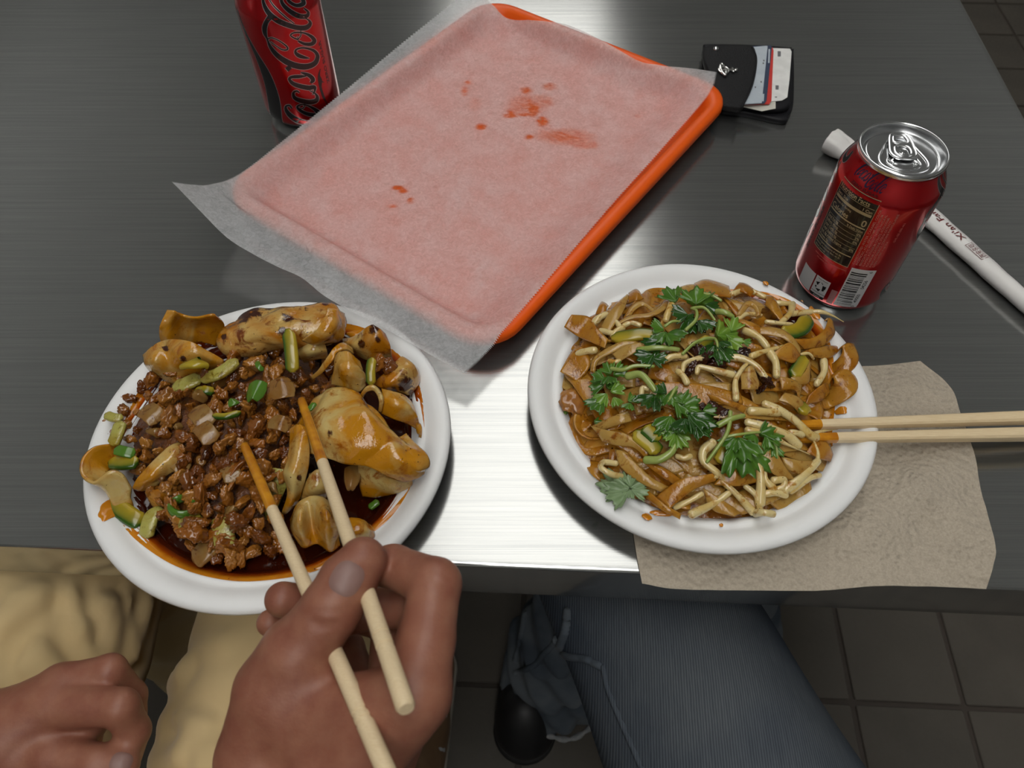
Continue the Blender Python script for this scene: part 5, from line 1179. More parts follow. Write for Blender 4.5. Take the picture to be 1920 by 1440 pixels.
# bean sprouts
SG = 'bean sprouts on the right plate'
def sprout(fn, L, label, r0=2.0, r1=1.6, tail=None, dz=7.5):
    n = 26; P = cr(np.array([atm(*fn(x, y), dz) for x, y in L]), n)
    P[:, 2] += 1.2 * np.sin(np.linspace(0, PI, n))
    rad = np.linspace(r0, r1, n) * (1 + .07 * np.sin(np.linspace(0, 9, n)))
    if tail: rad *= np.clip(1 - (np.linspace(0, 1, n) - tail) / (1 - tail), .22, 1) if tail < 1 else 1
    return obj('bean_sprout', tube(P, rad, 10), M_SPROUT, None, label, 'bean sprout', SG, sharp=None)
SP = [(F6_, [(1110, 410), (1300, 400), (1430, 402), (1560, 440), (1690, 500)], 'long bean sprout reaching over the rim towards the drink can', 2.2, 1.3, .5), (F6_, [(1115, 305), (1080, 420), (975, 520)], 'thick sprout bent at the back right beside a zucchini wedge', 2.6, 1.8, None), (F6_, [(935, 290), (1030, 308), (1110, 300)], 'short pale sprout at the back right rim', 2, 1.8, None),
      (F6_, [(580, 600), (720, 680), (830, 780)], 'pale sprout slanting across the upper right of the heap', 2.6, 2.2, None), (F6_, [(650, 890), (800, 845), (1060, 770)], 'yellow sprout lying across a flat noodle triangle', 2.2, 1.2, None), (F6_, [(860, 850), (920, 970), (935, 1110)], 'whitish sprout standing in the right half of the heap', 2.8, 2.2, None),
      (F6_, [(430, 900), (560, 930), (700, 1010), (810, 1130)], 'long sprout crossing the dark chilli crisp', 2.4, 2, None), (F6_, [(40, 1080), (60, 1020), (180, 1040), (440, 1095)], 'sprout hooked at its left end near the centre', 1.4, 2.2, None), (F6_, [(1465, 940), (1460, 1080), (1385, 1205)], 'pale sprout curving down at the right edge of the heap', 2.6, 2, None),
      (F6_, [(600, 980), (540, 1050), (470, 1180), (480, 1370)], 'thin bent sprout left of the noodle square', 1.2, 2, None), (F6_, [(500, 470), (600, 425), (760, 430)], 'short sprout inside the upright noodle ring', 1.8, 1.4, None), (F6_, [(820, 500), (960, 530), (1110, 530)], 'thin sprout in front of the zucchini wedge', 1.6, 1.2, None), (F6_, [(430, 190), (600, 160), (800, 220)], 'flat sprout at the very back of the heap', 2.0, 1.8, None),
      (H5, [(590, 170), (740, 190), (880, 190)], 'straight sprout above the chopstick tips', 2.6, 2.4, None), (H5, [(740, 95), (900, 175), (1060, 290), (1200, 420), (1270, 445)], 'long yellow sprout leaning onto the chopstick tips', 2.4, 2.8, None), (H5, [(1240, 410), (1380, 380), (1500, 350)], 'dark thin sprout tail lying on the lower chopstick', 1.4, .7, None),
      (H5, [(560, 285), (760, 350), (960, 430), (1085, 530)], 'plump white sprout right of the front cilantro', 2.4, 3, None), (H5, [(560, 370), (740, 420), (870, 480), (1000, 540), (1210, 620)], 'tapering sprout below the plump white one', 2.4, 1.4, .5), (H5, [(200, 500), (105, 590), (100, 700), (220, 800), (320, 880)], 'hook shaped sprout with a red spot at the front', 3, 1.8, None),
      (H5, [(590, 620), (680, 780), (695, 960), (690, 1130)], 'thick upright sprout at the front of the heap', 2.2, 3.2, None), (H5, [(290, 900), (430, 1030), (620, 1220)], 'sprout running down to the front edge of the heap', 1.4, 2.4, None), (H5, [(-20, 1245), (200, 1145), (370, 1020)], 'pale sprout slanting up at the front left of centre', 2.6, 1.8, None),
      (H5, [(950, 990), (1120, 870), (1290, 690)], 'square cut pale strip sprout at the front right', 3, 2.2, None), (H5, [(1290, 690), (1285, 600), (1250, 480)], 'thin root tail rising from the pale cut strip', 1.4, .6, None), (H5, [(1010, 1000), (1200, 880), (1310, 840)], 'second pale strip under the square cut one', 2.2, 1.6, None), (H5, [(640, 1230), (720, 1235), (830, 1242)], 'short sprout stub at the front edge', 2.4, 2, None),
      (H5, [(740, 1030), (850, 1030), (960, 1045)], 'sprout lying flat behind the front right strips', 2.2, 2, None), (H5, [(540, 950), (640, 1050), (690, 1180)], 'sprout beside the thick upright one', 1.6, 2, None), (H5, [(740, 780), (745, 890), (830, 980)], 'curled sprout between front noodles', 1.0, 2.6, None), (H5, [(830, 890), (930, 890), (930, 960), (850, 990)], 'looped sprout head near the front right', 2.4, 1.6, None),
      (E6, [(265, 865), (350, 845), (455, 820)], 'straight white sprout at the left of the right plate', 2.4, 2.4, None), (E6, [(450, 510), (510, 460), (580, 420)], 'white sprout stub at the upper left of the heap', 2.6, 2.2, None), (E6, [(600, 520), (640, 480), (690, 510), (740, 570)], 'small curled sprout among the back left noodles', 1.2, 1.8, None), (E6, [(650, 660), (700, 610), (770, 570)], 'sprout right under the curled one', 2, 2, None),
      (E6, [(1250, 480), (1290, 370), (1330, 270)], 'plump sprout standing left of the back cilantro', 2.2, 2.8, None), (E6, [(780, 540), (860, 525), (960, 540)], 'sprout behind the yellow zucchini strip', 1.8, 1.6, None), (E6, [(1230, 930), (1340, 900), (1470, 890)], 'grey sprout under the cilantro stem', 2.2, 2, None), (E6, [(1440, 1060), (1460, 980), (1590, 930), (1740, 890)], 'long sprout hooked left of the chilli crisp', 1.2, 2.2, None),
      (E6, [(1385, 1060), (1440, 1120), (1490, 1190)], 'short yellow sprout in the centre', 2, 2, None), (E6, [(975, 1320), (985, 1255), (1050, 1255)], 'tiny curled white sprout above the round cilantro leaf', 1.6, 1.6, None), (E6, [(620, 945), (670, 965), (730, 945)], 'short sprout near the left cilantro sprig', 1.8, 1.6, None), (E6, [(520, 600), (640, 640), (700, 620)], 'sprout under the left noodle ribbon', 2, 1.8, None),
      (G5, [(640, 715), (510, 710), (480, 770), (590, 835), (690, 850)], 'sprout folded back on itself beside the loose cilantro leaf', 1.8, 2, None), (G5, [(1270, 640), (1340, 670), (1410, 640)], 'small sprout in the front middle', 1.6, 1.8, None), (G5, [(1250, 1170), (1400, 1110), (1530, 1030)], 'sprout behind the square ended noodle', 1.8, 1.6, None), (H5, [(-20, 980), (100, 900), (240, 850)], 'long strand at the front left of centre', 1.8, 1.4, None),
      (H5, [(1000, 400), (1060, 410), (1130, 420)], 'sprout stub under the chopstick tips', 2.2, 2, None), (F6_, [(1210, 870), (1290, 870), (1350, 915)], 'thin sprout below the folded noodle end', 1.2, .9, None)]
for fn, L, lab, a_, b_, tl3 in SP: sprout(fn, L, lab, a_, b_, tl3, 8.0)

# browned gluten chunk, crisps, zucchini
tf = lump_mesh('gluten_chunk', 77.7, M_TOFU, .5, 4, .1)
inst(tf, 'gluten_chunk', atm(1085, 752, 3), (.3, .2, .9), (15, 12, 9), 'large browned gluten chunk at the left edge of the right plate', 'gluten')
inst(tf, 'gluten_chunk', atm(1118, 770, 3), (1.3, .8, 2.2), (8, 9, 6), 'smaller browned gluten piece under the left cilantro', 'gluten')
crm = [lump_mesh('chilli_crisp', 90 + i * 3, M_CRISP, .5, 4, .28) for i in range(3)]
for i, (x, y, s) in enumerate(((1305, 668, 9), (1322, 682, 10), (1298, 690, 8), (1345, 690, 7), (1385, 662, 7), (1398, 668, 5), (1436, 716, 6), (1428, 728, 4.5), (1310, 655, 6), (1340, 772, 7), (1355, 782, 6), (1320, 765, 5), (1425, 704, 4))):
    inst(crm[i % 3], 'chilli_crisp', atm(x, y, 4.5), (r2.uniform(0, 6), r2.uniform(0, 6), r2.uniform(0, 6)), (s, s * .9, s * .6), 'clump of nearly black chilli crisp in the middle of the right noodles', 'chilli crisp', 'chilli crisp clumps on the right plate')
VG = 'zucchini wedges on the right plate'
def wslice(fn, L, w, th, label, rind, dz=9):
    P = [atm(*fn(x, y), dz) for x, y in L]
    return slice_('zucchini_slice', [(*fn(x, y), p[2]) for (x, y), p in zip(L, P)], w, th, label, 'vegetable', M_RIND, rind, group=VG)
wslice(E6, [(640, 690), (830, 660), (1000, 640), (1190, 670)], 9, 5, 'long yellow zucchini strip with green end at the back left', -1)
wslice(F6_, [(990, 620), (1100, 620), (1220, 570), (1290, 450)], 11, 5, 'curved zucchini wedge with dark green skin near the drink can', 1)
wslice(F6_, [(1120, 1120), (1180, 1020), (1240, 900)], 9, 5, 'green skinned zucchini slice at the right of the heap', -1)
wslice(G5, [(830, 390), (930, 470), (1020, 540), (1075, 610)], 10, 5, 'yellow zucchini wedge left of the front cilantro', -1)
wslice(G5, [(930, 340), (1000, 400), (1080, 480)], 10, 4, 'dark green zucchini slice tucked under the cilantro', 1)
wslice(F6_, [(60, 830), (100, 760), (200, 690)], 9, 4, 'yellow zucchini slice under the glossy dark leaf', 1)
wslice(H5, [(280, 720), (330, 620), (350, 520)], 10, 4, 'dull green zucchini slice at the front under the cilantro leaf', 1, 6)
wslice(H5, [(1110, 180), (1140, 140), (1180, 130)], 9, 4, 'small yellow green slice above the chopsticks', -1)

# cilantro
def leafmat(name, a, b, rough):
    t = NT(name); n1 = t.noise(60, 4); v = t.noise(400, 3)
    t.set(color=t.mix(t.ramp(n1, [(.35, 0.0), (.65, 1.0)]), a, b), rough=rough, coat=.35, coatr=.08); t.bump(v, .35, .0005); return t.m
M_CIL = leafmat('cilantro_green', (.035, .11, .008), (.08, .19, .014), .3); M_CILD = leafmat('dark_wet_cilantro', (.014, .055, .006), (.03, .095, .01), .16)
M_CILB = leafmat('bright_cilantro', (.1, .22, .02), (.18, .3, .03), .35); M_CILP = leafmat('pale_cilantro_back', (.16, .24, .11), (.2, .29, .14), .55); M_STEM = leafmat('cilantro_stem', (.24, .32, .06), (.34, .4, .12), .25)
def leaf_geo(c, ang, size, seed, tilt=(0, 0), lobes=3, spread=1.9):
    """lobed, toothed fan leaf; c its base, ang the way it points (degrees in the table plane), size in mm"""
    r = random.Random(seed); nth, nr = 73, 9
    th = np.linspace(-spread, spread, nth); u = th / spread
    ln = np.zeros(nth)
    for i in range(lobes):
        cth = (i - (lobes - 1) / 2) / max(lobes - 1, 1) * 1.35 if lobes > 1 else 0
        wd2 = .33 if lobes == 3 else .24
        ln = np.maximum(ln, (1 - .13 * abs(cth)) * np.clip(1 - (np.abs(u - cth * .62) / wd2) ** 2.2, 0, 1) ** .5)
    ln = np.maximum(ln, .42 * np.clip(1 - np.abs(u) ** 6, .1, 1))
    teeth = 1 + .1 * np.abs(((np.arange(nth) * .145 + r.random()) % 1) * 2 - 1) * 2 - .1
    ln = ln * teeth * size
    G = np.zeros((nth, nr, 3)); ca = math.radians(ang)
    for j in range(nr):
        q = .04 + .96 * j / (nr - 1)
        lx = ln * q * np.cos(th * .55); ly = ln * q * np.sin(th * .85)
        z = size * (.10 * np.cos(u * PI * lobes) * q + .16 * q * q * math.sin(r.random() * 0 + seed) - .12 * (q * np.abs(u)) ** 2)
        for i in range(nth): z[i] += size * .07 * mnoise.noise((lx[i] * .2 + seed, ly[i] * .2, 0))
        X = lx * math.cos(ca) - ly * math.sin(ca); Y = lx * math.sin(ca) + ly * math.cos(ca)
        G[:, j] = np.stack([c[0] + X, c[1] + Y, c[2] + z + X * tilt[0] + Y * tilt[1]], -1)
    return solid(G, .35, .8)
def img_ang(x0, y0, x1, y1, z=30):
    a = at(x0, y0, z); b = at(x1, y1, z); return math.degrees(math.atan2(b[1] - a[1], b[0] - a[0])), np.linalg.norm(b[:2] - a[:2])
def sprig(label, stems, leaves, dz=11):
    P = [atm(*fn(x, y), dz) for fn, L, r, m in stems for x, y in L] + [atm(x0, y0, dz) for x0, y0, *_ in leaves]
    P = np.array(P); th = thing('cilantro_sprig', label, 'herb', (P[:, 0].mean(), P[:, 1].mean(), P[:, 2].min() - 3), 'cilantro on the right plate')
    for fn, L, r, m in stems:
        Q = cr(np.array([atm(*fn(x, y), dz) for x, y in L]), 24); Q[:, 2] += 2 * np.sin(np.linspace(0, PI, 24))
        obj('stem', tube(Q, np.linspace(r, r * .75, 24), 8), m, th, sharp=None)
    for i, (x0, y0, x1, y1, m, lb) in enumerate(leaves):
        a, s = img_ang(x0, y0, x1, y1); c = atm(x0, y0, dz + r2.uniform(-.5, 1.5))
        o = obj('leaf', leaf_geo(c, a, s * 1.1, x0 * .1 + y0, (r2.uniform(-.25, .25), r2.uniform(-.3, .15)), lb), m, th, sharp=None)
    return th
D, K, Bm, Pm, Sm = M_CIL, M_CILD, M_CILB, M_CILP, M_STEM
sprig('dark green cilantro sprig at the back of the noodle heap', [(E6, [(1240, 550), (1320, 520), (1410, 500)], 1.1, Sm), (E6, [(1480, 590), (1580, 500), (1590, 400), (1540, 350)], 1.3, Sm), (E6, [(1560, 345), (1680, 370), (1800, 480)], 1.2, Sm), (F6_, [(60, 190), (180, 220), (310, 262)], 1.4, Sm), (F6_, [(270, 385), (350, 420), (440, 445)], 2.2, Sm)],
      [(1268, 565, 1250, 541, D, 3), (1300, 565, 1284, 545, D, 3), (1305, 570, 1308, 540, D, 3), (1312, 565, 1338, 552, D, 3), (1322, 572, 1348, 578, K, 3), (1290, 590, 1262, 592, K, 3), (1295, 596, 1300, 622, K, 3), (1310, 600, 1330, 620, K, 3), (1282, 600, 1300, 585, K, 3)])
sprig('cilantro leaves draped left of the back sprig', [(E6, [(940, 820), (1150, 815), (1390, 812)], 2.0, Sm)], [(1245, 618, 1222, 616, D, 3), (1248, 622, 1236, 642, D, 3), (1250, 625, 1272, 645, D, 3), (1255, 622, 1280, 628, K, 3), (1240, 640, 1214, 652, K, 3), (1226, 664, 1200, 676, K, 3), (1222, 672, 1246, 680, K, 3)])
sprig('bright yellow green frilly cilantro leaf in the upper middle', [(E6, [(1440, 860), (1600, 740), (1800, 690)], 1.1, Sm), (F6_, [(0, 760), (130, 710), (250, 690)], 1.1, Sm)], [(1345, 630, 1372, 612, Bm, 5), (1360, 628, 1388, 630, Bm, 5), (1366, 636, 1385, 652, Bm, 3), (1372, 620, 1378, 600, Bm, 3), (1392, 640, 1406, 645, D, 3)], 12)
sprig('glossy dark wet cilantro leaf beside the chilli crisp', [(F6_, [(240, 690), (260, 760), (270, 820)], 1.0, Sm)], [(1340, 646, 1335, 672, K, 3), (1344, 650, 1368, 672, K, 3), (1350, 640, 1358, 655, K, 3)], 12)
sprig('light green cilantro sprig at the left of the heap', [(E6, [(640, 1030), (760, 1060), (900, 1015), (1110, 1000)], 1.5, Sm), (E6, [(820, 1115), (950, 1110), (1040, 1180), (1130, 1275)], 2.6, Sm)],
      [(1145, 700, 1135, 682, D, 3), (1140, 705, 1142, 722, D, 3), (1150, 702, 1175, 694, D, 3), (1135, 712, 1112, 706, D, 3), (1132, 722, 1108, 722, D, 3), (1140, 728, 1152, 712, D, 3), (1145, 735, 1168, 730, Bm, 3), (1138, 738, 1122, 752, Bm, 3), (1150, 745, 1160, 758, Bm, 3), (1178, 752, 1192, 744, D, 3), (1182, 755, 1175, 768, D, 3), (1130, 750, 1108, 768, D, 3)])
sprig('large cilantro sprig in the front middle of the heap', [(G5, [(950, 680), (1080, 690), (1200, 620), (1270, 500)], 2.6, Sm), (E6, [(1370, 1240), (1330, 1310), (1280, 1400)], 1.2, Sm), (H5, [(260, 315), (390, 270), (520, 220)], 2.0, Sm)],
      [(1228, 740, 1208, 765, K, 3), (1235, 736, 1240, 758, D, 3), (1250, 738, 1232, 728, K, 3), (1258, 735, 1262, 758, D, 3), (1252, 748, 1280, 740, D, 3), (1266, 752, 1290, 770, D, 3), (1275, 762, 1305, 752, D, 3), (1280, 770, 1312, 775, D, 3), (1290, 775, 1322, 800, K, 3), (1295, 785, 1338, 795, K, 3), (1300, 795, 1325, 818, K, 3), (1285, 785, 1280, 812, K, 3), (1258, 780, 1245, 805, D, 3), (1262, 790, 1252, 818, D, 3), (1266, 812, 1248, 822, Bm, 3), (1268, 815, 1275, 838, Bm, 3), (1270, 812, 1292, 822, Bm, 3), (1266, 810, 1270, 795, Bm, 3), (1318, 770, 1340, 768, D, 3)])
sprig('cilantro sprig with pointed leaves lying to the front right', [(H5, [(385, 180), (370, 320), (330, 440), (240, 570), (140, 700)], 1.4, Sm), (H5, [(330, 440), (480, 430), (700, 390)], 1.0, Sm), (H5, [(800, 470), (850, 560), (870, 660)], .9, Sm)],
      [(1378, 820, 1362, 838, D, 3), (1382, 820, 1398, 862, D, 3), (1384, 822, 1408, 880, D, 3), (1425, 812, 1448, 805, D, 3), (1430, 812, 1464, 818, D, 3), (1436, 816, 1450, 838, D, 3), (1448, 828, 1455, 852, D, 3), (1415, 815, 1405, 828, D, 3)], 12)
# the loose leaf on the rim, underside up
lf = thing('cilantro_leaf', 'loose pale green cilantro leaf lying on the front rim of the right plate', 'herb', (*at(1168, 915, 21)[:2], 19))
for x0, y0, x1, y1 in ((1180, 918, 1124, 904), (1180, 914, 1150, 894), (1180, 920, 1138, 934), (1184, 918, 1214, 924), (1182, 914, 1206, 902), (1182, 912, 1178, 894), (1182, 918, 1176, 934)):
    a, s = img_ang(x0, y0, x1, y1, 22); obj('lobe', leaf_geo(at(x0, y0, 22.5), a, s * 1.05, x1 * .3, (.05, 0), 3, 1.7), M_CILP, lf, sharp=None)
tiny = thing('cilantro_leaf', 'tiny green cilantro leaf at the left wall of the right plate', 'herb', (*at(1058, 770, 14)[:2], 10))
a, s = img_ang(1060, 776, 1056, 758, 14); obj('lobe', leaf_geo(at(1060, 776, 14), a, s * 1.2, 3.3, (0, 0), 3), M_CILB, tiny, sharp=None)
tiny = thing('cilantro_leaf', 'single dark teal cilantro leaflet on the left front noodles', 'herb', (*atm(1124, 792, 8)[:2], 18))
a, s = img_ang(1116, 790, 1136, 790, 24); obj('lobe', leaf_geo(atm(1114, 790, 9), a, s * 1.0, 5.3, (0, 0), 3), M_CIL, tiny, sharp=None)

# sauce splashes on the plate's rim
t = NT('orange_oil_drop'); t.set(color=(.55, .2, .008), rough=.1, coat=.4); M_DROP = t.m
def splash(px, py, rx, ry, label, z, seed):
    c = at(px, py, z); sx = np.linalg.norm(at(px + rx, py, z) - c); sy = np.linalg.norm(at(px, py + ry, z) - c); rings = []
    for k, h in ((1, 0), (.9, .35), (.6, .6), (.15, .7)):
        row = []
        for i in range(40):
            a = i / 40 * 2 * PI; w = 1 + .35 * mnoise.noise((math.cos(a) * 1.4 + seed, math.sin(a) * 1.4, seed))
            x, y = c[0] + sx * k * w * math.cos(a), c[1] + sy * k * w * math.sin(a)
            cc_ = P2 if px > 900 else P1; row.append((x, y, float(plate_z(math.hypot(x - cc_[0], y - cc_[1]))) + (1.2 if px > 900 else .2) + h + .15 + .8 * (math.hypot(x - cc_[0], y - cc_[1]) > 85)))
        rings.append(np.array(row))
    return obj('sauce_drop', loft(rings, True, False, True), M_DROP, None, label, 'sauce', 'sauce drops on the plate rims', sharp=None)
splash(1213, 970, 10, 9, 'orange oil drop on the front rim of the right plate', 18, 1)
splash(1245, 965, 28, 6, 'smeared orange oil on the front rim beside the drop', 14, 2)
splash(1575, 775, 10, 7, 'orange smear on the wall of the right plate above the chopsticks', 12, 3)
splash(1433, 539, 6, 4, 'small orange spot on the back rim of the right plate', 17, 4)
splash(1502, 569, 3, 2, 'tiny orange spot on the back right rim', 17, 5)
splash(1520, 600, 9, 14, 'orange oil patch under the long sprout at the back right', 12, 6)
splash(1352, 985, 4, 3, 'tiny orange spot on the front rim of the right plate', 16, 7)
splash(205, 958, 14, 22, 'yellow orange oil smear on the left rim of the left plate', 17, 8)
splash(668, 628, 16, 6, 'orange oil smear on the back rim of the left plate', 14, 9)
# ------------------------------------------------------------------ people
def march(px, py, fn, t0, t1, step=2.0):
    d = _dir(px, py); d = d / np.linalg.norm(d); t = t0
    P = _C + d * np.arange(t0, t1, step)[:, None]
    v = fn(P[None, :, :].astype(np.float32))[0]
    i = int(np.argmax(v < 0)); return P[i] if v[i] < 0 else P[-1]
t = NT('skin'); n1 = t.noise(18, 5); n2 = t.noise(90, 5, .6); pore = t.voro(900)
t.set(color=t.mix(t.ramp(n2, [(.35, 0.0), (.7, 1.0)]), t.mix(t.ramp(n1, [(.3, 0.0), (.7, 1.0)]), (.27, .107, .064), (.21, .07, .044)), (.3, .128, .078)), rough=.46, spec=.4); t.sub(.12, (.006, .0025, .0012))
b_ = t.bump(t.noise(170, 5, .65), .3, .0007); t.bump(pore, .12, .0003, b_); M_SKIN = t.m
M_NAIL = plain('finger_nail', (.23, .13, .11), .45, 0)
def hand_sdf(chains, kf=5.0, kp=9.0, creases=()):
    """chains: list of [(point, radius), ...]; the first is the palm group, the others fingers"""
    def fn(P):
        D = None
        for ci, (grp, k) in enumerate(chains):
            d = None
            for (a, ra), (b, rb) in zip(grp[:-1], grp[1:]):
                s = seg(P, a, b, ra, rb); d = s if d is None else smin(d, s, 2.5)
            D = d if D is None else smin(D, d, k)
        for a, b, amp, w in creases:
            q = seg(P, a, b, 0, 0); D = D + amp * np.exp(-(q / w) ** 2)
        return D
    return fn
def J(px, py, d, r): return (dp(px, py, d), r)
# right hand
wrist = J(575, 1545, 338, 25)
RH = [([wrist, J(640, 1440, 326, 22), J(778, 1300, 312, 14.5)], 6), ([wrist, J(690, 1440, 345, 20), J(772, 1292, 334, 13.5)], 10), ([wrist, J(660, 1420, 362, 18), J(735, 1315, 354, 12.5)], 10), ([wrist, J(600, 1420, 372, 17), J(690, 1340, 368, 12)], 10),
      ([wrist, J(492, 1420, 340, 20), J(515, 1295, 336, 17), J(555, 1230, 333, 15.5)], 14),
      ([J(515, 1295, 336, 15), J(560, 1225, 333, 14.8), J(622, 1140, 330, 12.8), J(652, 1090, 333, 12.3), J(680, 1052, 337, 10.6)], 5),
      ([J(778, 1300, 312, 14.5), J(800, 1200, 322, 11.8), J(816, 1095, 334, 11.2), J(738, 1062, 350, 9.6), J(695, 1062, 357, 8.4)], 3.5),
      ([J(772, 1292, 334, 13), J(800, 1140, 358, 10.5), J(715, 1140, 368, 9.2), J(650, 1160, 366, 8)], 2.2), ([J(735, 1315, 354, 12), J(735, 1165, 386, 10), J(630, 1142, 386, 9.2), J(530, 1124, 372, 8.6)], 2.0), ([J(690, 1340, 368, 11), J(650, 1215, 398, 8.8), J(580, 1188, 396, 7.8), J(507, 1168, 384, 6.8)], 1.8),
      ([J(560, 1330, 332, 14), J(680, 1330, 322, 13), J(750, 1320, 316, 12)], 12)]
cre = [(dp(582, 1150, 317), dp(600, 1140, 316), .7, 1.6), (dp(596, 1178, 317), dp(655, 1188, 318), .8, 1.6), (dp(610, 1125, 316), dp(668, 1122, 318), .5, 1.4), (dp(790, 1075, 324), dp(835, 1100, 324), .7, 1.8), (dp(800, 1065, 326), dp(845, 1085, 326), .5, 1.5), (dp(588, 1165, 318), dp(668, 1172, 318), 1.0, 2.2), (dp(600, 1148, 317), dp(672, 1150, 318), .8, 2.0), (dp(640, 1050, 325), dp(640, 1052, 325), 0, 1), (dp(610, 1290, 322), dp(625, 1340, 320), 1.6, 2.6)]
rh_fn = hand_sdf(RH, creases=cre)
elbow = np.array([-150, -190, -20.0]); fore = [(wrist[0], 24), (wrist[0] * .55 + elbow * .45, 36), (elbow, 42), (np.array([-215, -215, 190.0]), 52)]
def rh_all(P):
    D = rh_fn(P)
    for (a, ra), (b, rb) in zip(fore[:-1], fore[1:]): D = smin(D, seg(P, a, b, ra, rb), 10)
    return D
pts = np.array([p for g, k in RH for p, r in g]); lo = pts.min(0) - 34; hi = pts.max(0) + 30
lo[1] = max(lo[1], wrist[0][1] - 30)
diner = thing('person', 'diner in khaki trousers holding chopsticks over the left plate', 'person', (-240, 60, FZ))
Vr, Fr = sdfmesh(rh_all, lo, hi, 1.25)
Vf, Ff = sdfmesh(rh_all, (-290, -290, -80), (-40, lo[1] + 3, 270), 4)
# left hand, resting between the thighs
LW = J(-150, 1420, 418, 27)
LH = [([LW, J(30, 1360, 414, 20), J(118, 1288, 416, 12)], 6), ([LW, J(20, 1385, 410, 20), J(100, 1322, 408, 12.5)], 10), ([LW, J(20, 1410, 412, 19), J(84, 1350, 412, 12)], 10), ([LW, J(10, 1440, 414, 18), J(60, 1405, 412, 14)], 10),
      ([J(118, 1288, 416, 12), J(206, 1258, 416, 8.8), J(246, 1304, 428, 8.2), J(250, 1340, 434, 7.4)], 4), ([J(100, 1322, 408, 12.5), J(226, 1326, 402, 9.6), J(250, 1370, 408, 8.6), J(238, 1418, 414, 7.8)], 3), ([J(84, 1350, 412, 11.5), J(168, 1355, 414, 9), J(160, 1385, 424, 8.2), J(140, 1404, 430, 8)], 3),
      ([J(10, 1440, 412, 17), J(100, 1420, 402, 12), J(180, 1432, 398, 9.6), J(230, 1434, 398, 8.6)], 6)]
lh_fn = hand_sdf(LH)
lfore = [(LW[0], 26), (np.array([-400, -60, -20.0]), 38), (np.array([-430, -190, 0.0]), 43)]
def lh_all(P):
    D = lh_fn(P)
    for (a, ra), (b, rb) in zip(lfore[:-1], lfore[1:]): D = smin(D, seg(P, a, b, ra, rb), 10)
    return D
pts = np.array([p for g, k in LH for p, r in g]); lo = pts.min(0) - 32; hi = pts.max(0) + 26
Vl, Fl = sdfmesh(lh_all, lo, hi, 1.5)
Vg, Fg = sdfmesh(lh_all, (-490, -250, -90), (lo[0] + 4, hi[1], 70), 4)
body = obj('body', merge([(Vr, Fr), (Vf, Ff), (Vl, Fl), (Vg, Fg)]), M_SKIN, diner, sharp=None, label='bare hands and forearms, right one gripping chopsticks')
def nail(c_px, along_px, w, l, fn, t0, t1, lift=.22):
    c = march(*c_px, fn, t0, t1, .5); e = march(*along_px, fn, t0, t1, .5) - c; e /= np.linalg.norm(e)
    nrm = np.array([(fn(np.array([[c + np.eye(3)[k] * .8, c - np.eye(3)[k] * .8]], np.float32))[0] @ [1, -1]) for k in range(3)]); nrm /= np.linalg.norm(nrm)
    s = np.cross(nrm, e); s /= np.linalg.norm(s); e = np.cross(s, nrm)
    rings = []
    for q in (1.0, .9, .6, .1):
        row = []
        for i in range(32):
            a = i / 32 * 2 * PI; x, y = w / 2 * q * np.sign(math.cos(a)) * abs(math.cos(a)) ** .7, l / 2 * q * np.sign(math.sin(a)) * abs(math.sin(a)) ** .75
            p = c + s * x + e * y + nrm * 6
            for _ in range(12): p = p - nrm * float(fn(np.array([[p]], np.float32))[0, 0]) * .9
            row.append(p + nrm * (lift if q < 1 else -.3))
        rings.append(np.array(row))
    return loft(rings, True, False, True)
obj('thumb_nail', nail((650, 1084), (670, 1052), 14, 15, rh_fn, 300, 420), M_NAIL, body, sharp=None)
obj('thumb_nail', nail((222, 1424), (238, 1428), 10, 11, lh_fn, 330, 470), M_NAIL, body, sharp=None)
# the pair in the hand
A0, A1 = at(458, 835, 40), dp(735, 1470, 280); B0, B1 = at(565, 750, 42), dp(762, 1330, 280)
stick('chopstick', A0, A1, 2.6, 3.7, 62, 'bamboo chopstick in the hand, tip in the middle of the meat', 'chopsticks in the hand', (196.5, 200.5))
stick('chopstick', B0, B1, 2.6, 3.7, 68, 'bamboo chopstick in the hand, tip touching the broad noodle sheet', 'chopsticks in the hand', (194, 200))

# khaki trousers
t = NT('khaki_cotton'); tw = t.wave(1400, 1, t.mapping((1, 1, 1), (0, 0, .8)), 1); n1 = t.noise(8, 5)
t.set(color=t.mix(t.ramp(n1, [(.3, 0.0), (.7, 1.0)]), (.58, .43, .215), (.66, .5, .265)), rough=.85, spec=.15, sheen=.2); b_ = t.bump(tw, .08, .0003); t.bump(t.noise(30, 4), .2, .002, b_); M_KHAKI = t.m
KL = [((-350, -270, -128), (-338, 275, -136), 92, 74), ((-338, 275, -136), (-330, 250, -640), 72, 62), ((-176, -270, -128), (-140, 275, -138), 92, 76), ((-145, 275, -150), (-158, 200, -640), 62, 45), ((-350, -260, -110), (-160, -260, -110), 110, 110)]
def kh0(P):
    L = smin(seg(P, *KL[0]), seg(P, *KL[1]), 30); R = smin(seg(P, *KL[2]), seg(P, *KL[3]), 30)
    return np.minimum(np.minimum(L, R), seg(P, *KL[4]))
def kpt(px, py): return march(px, py, kh0, 380, 700, 2)
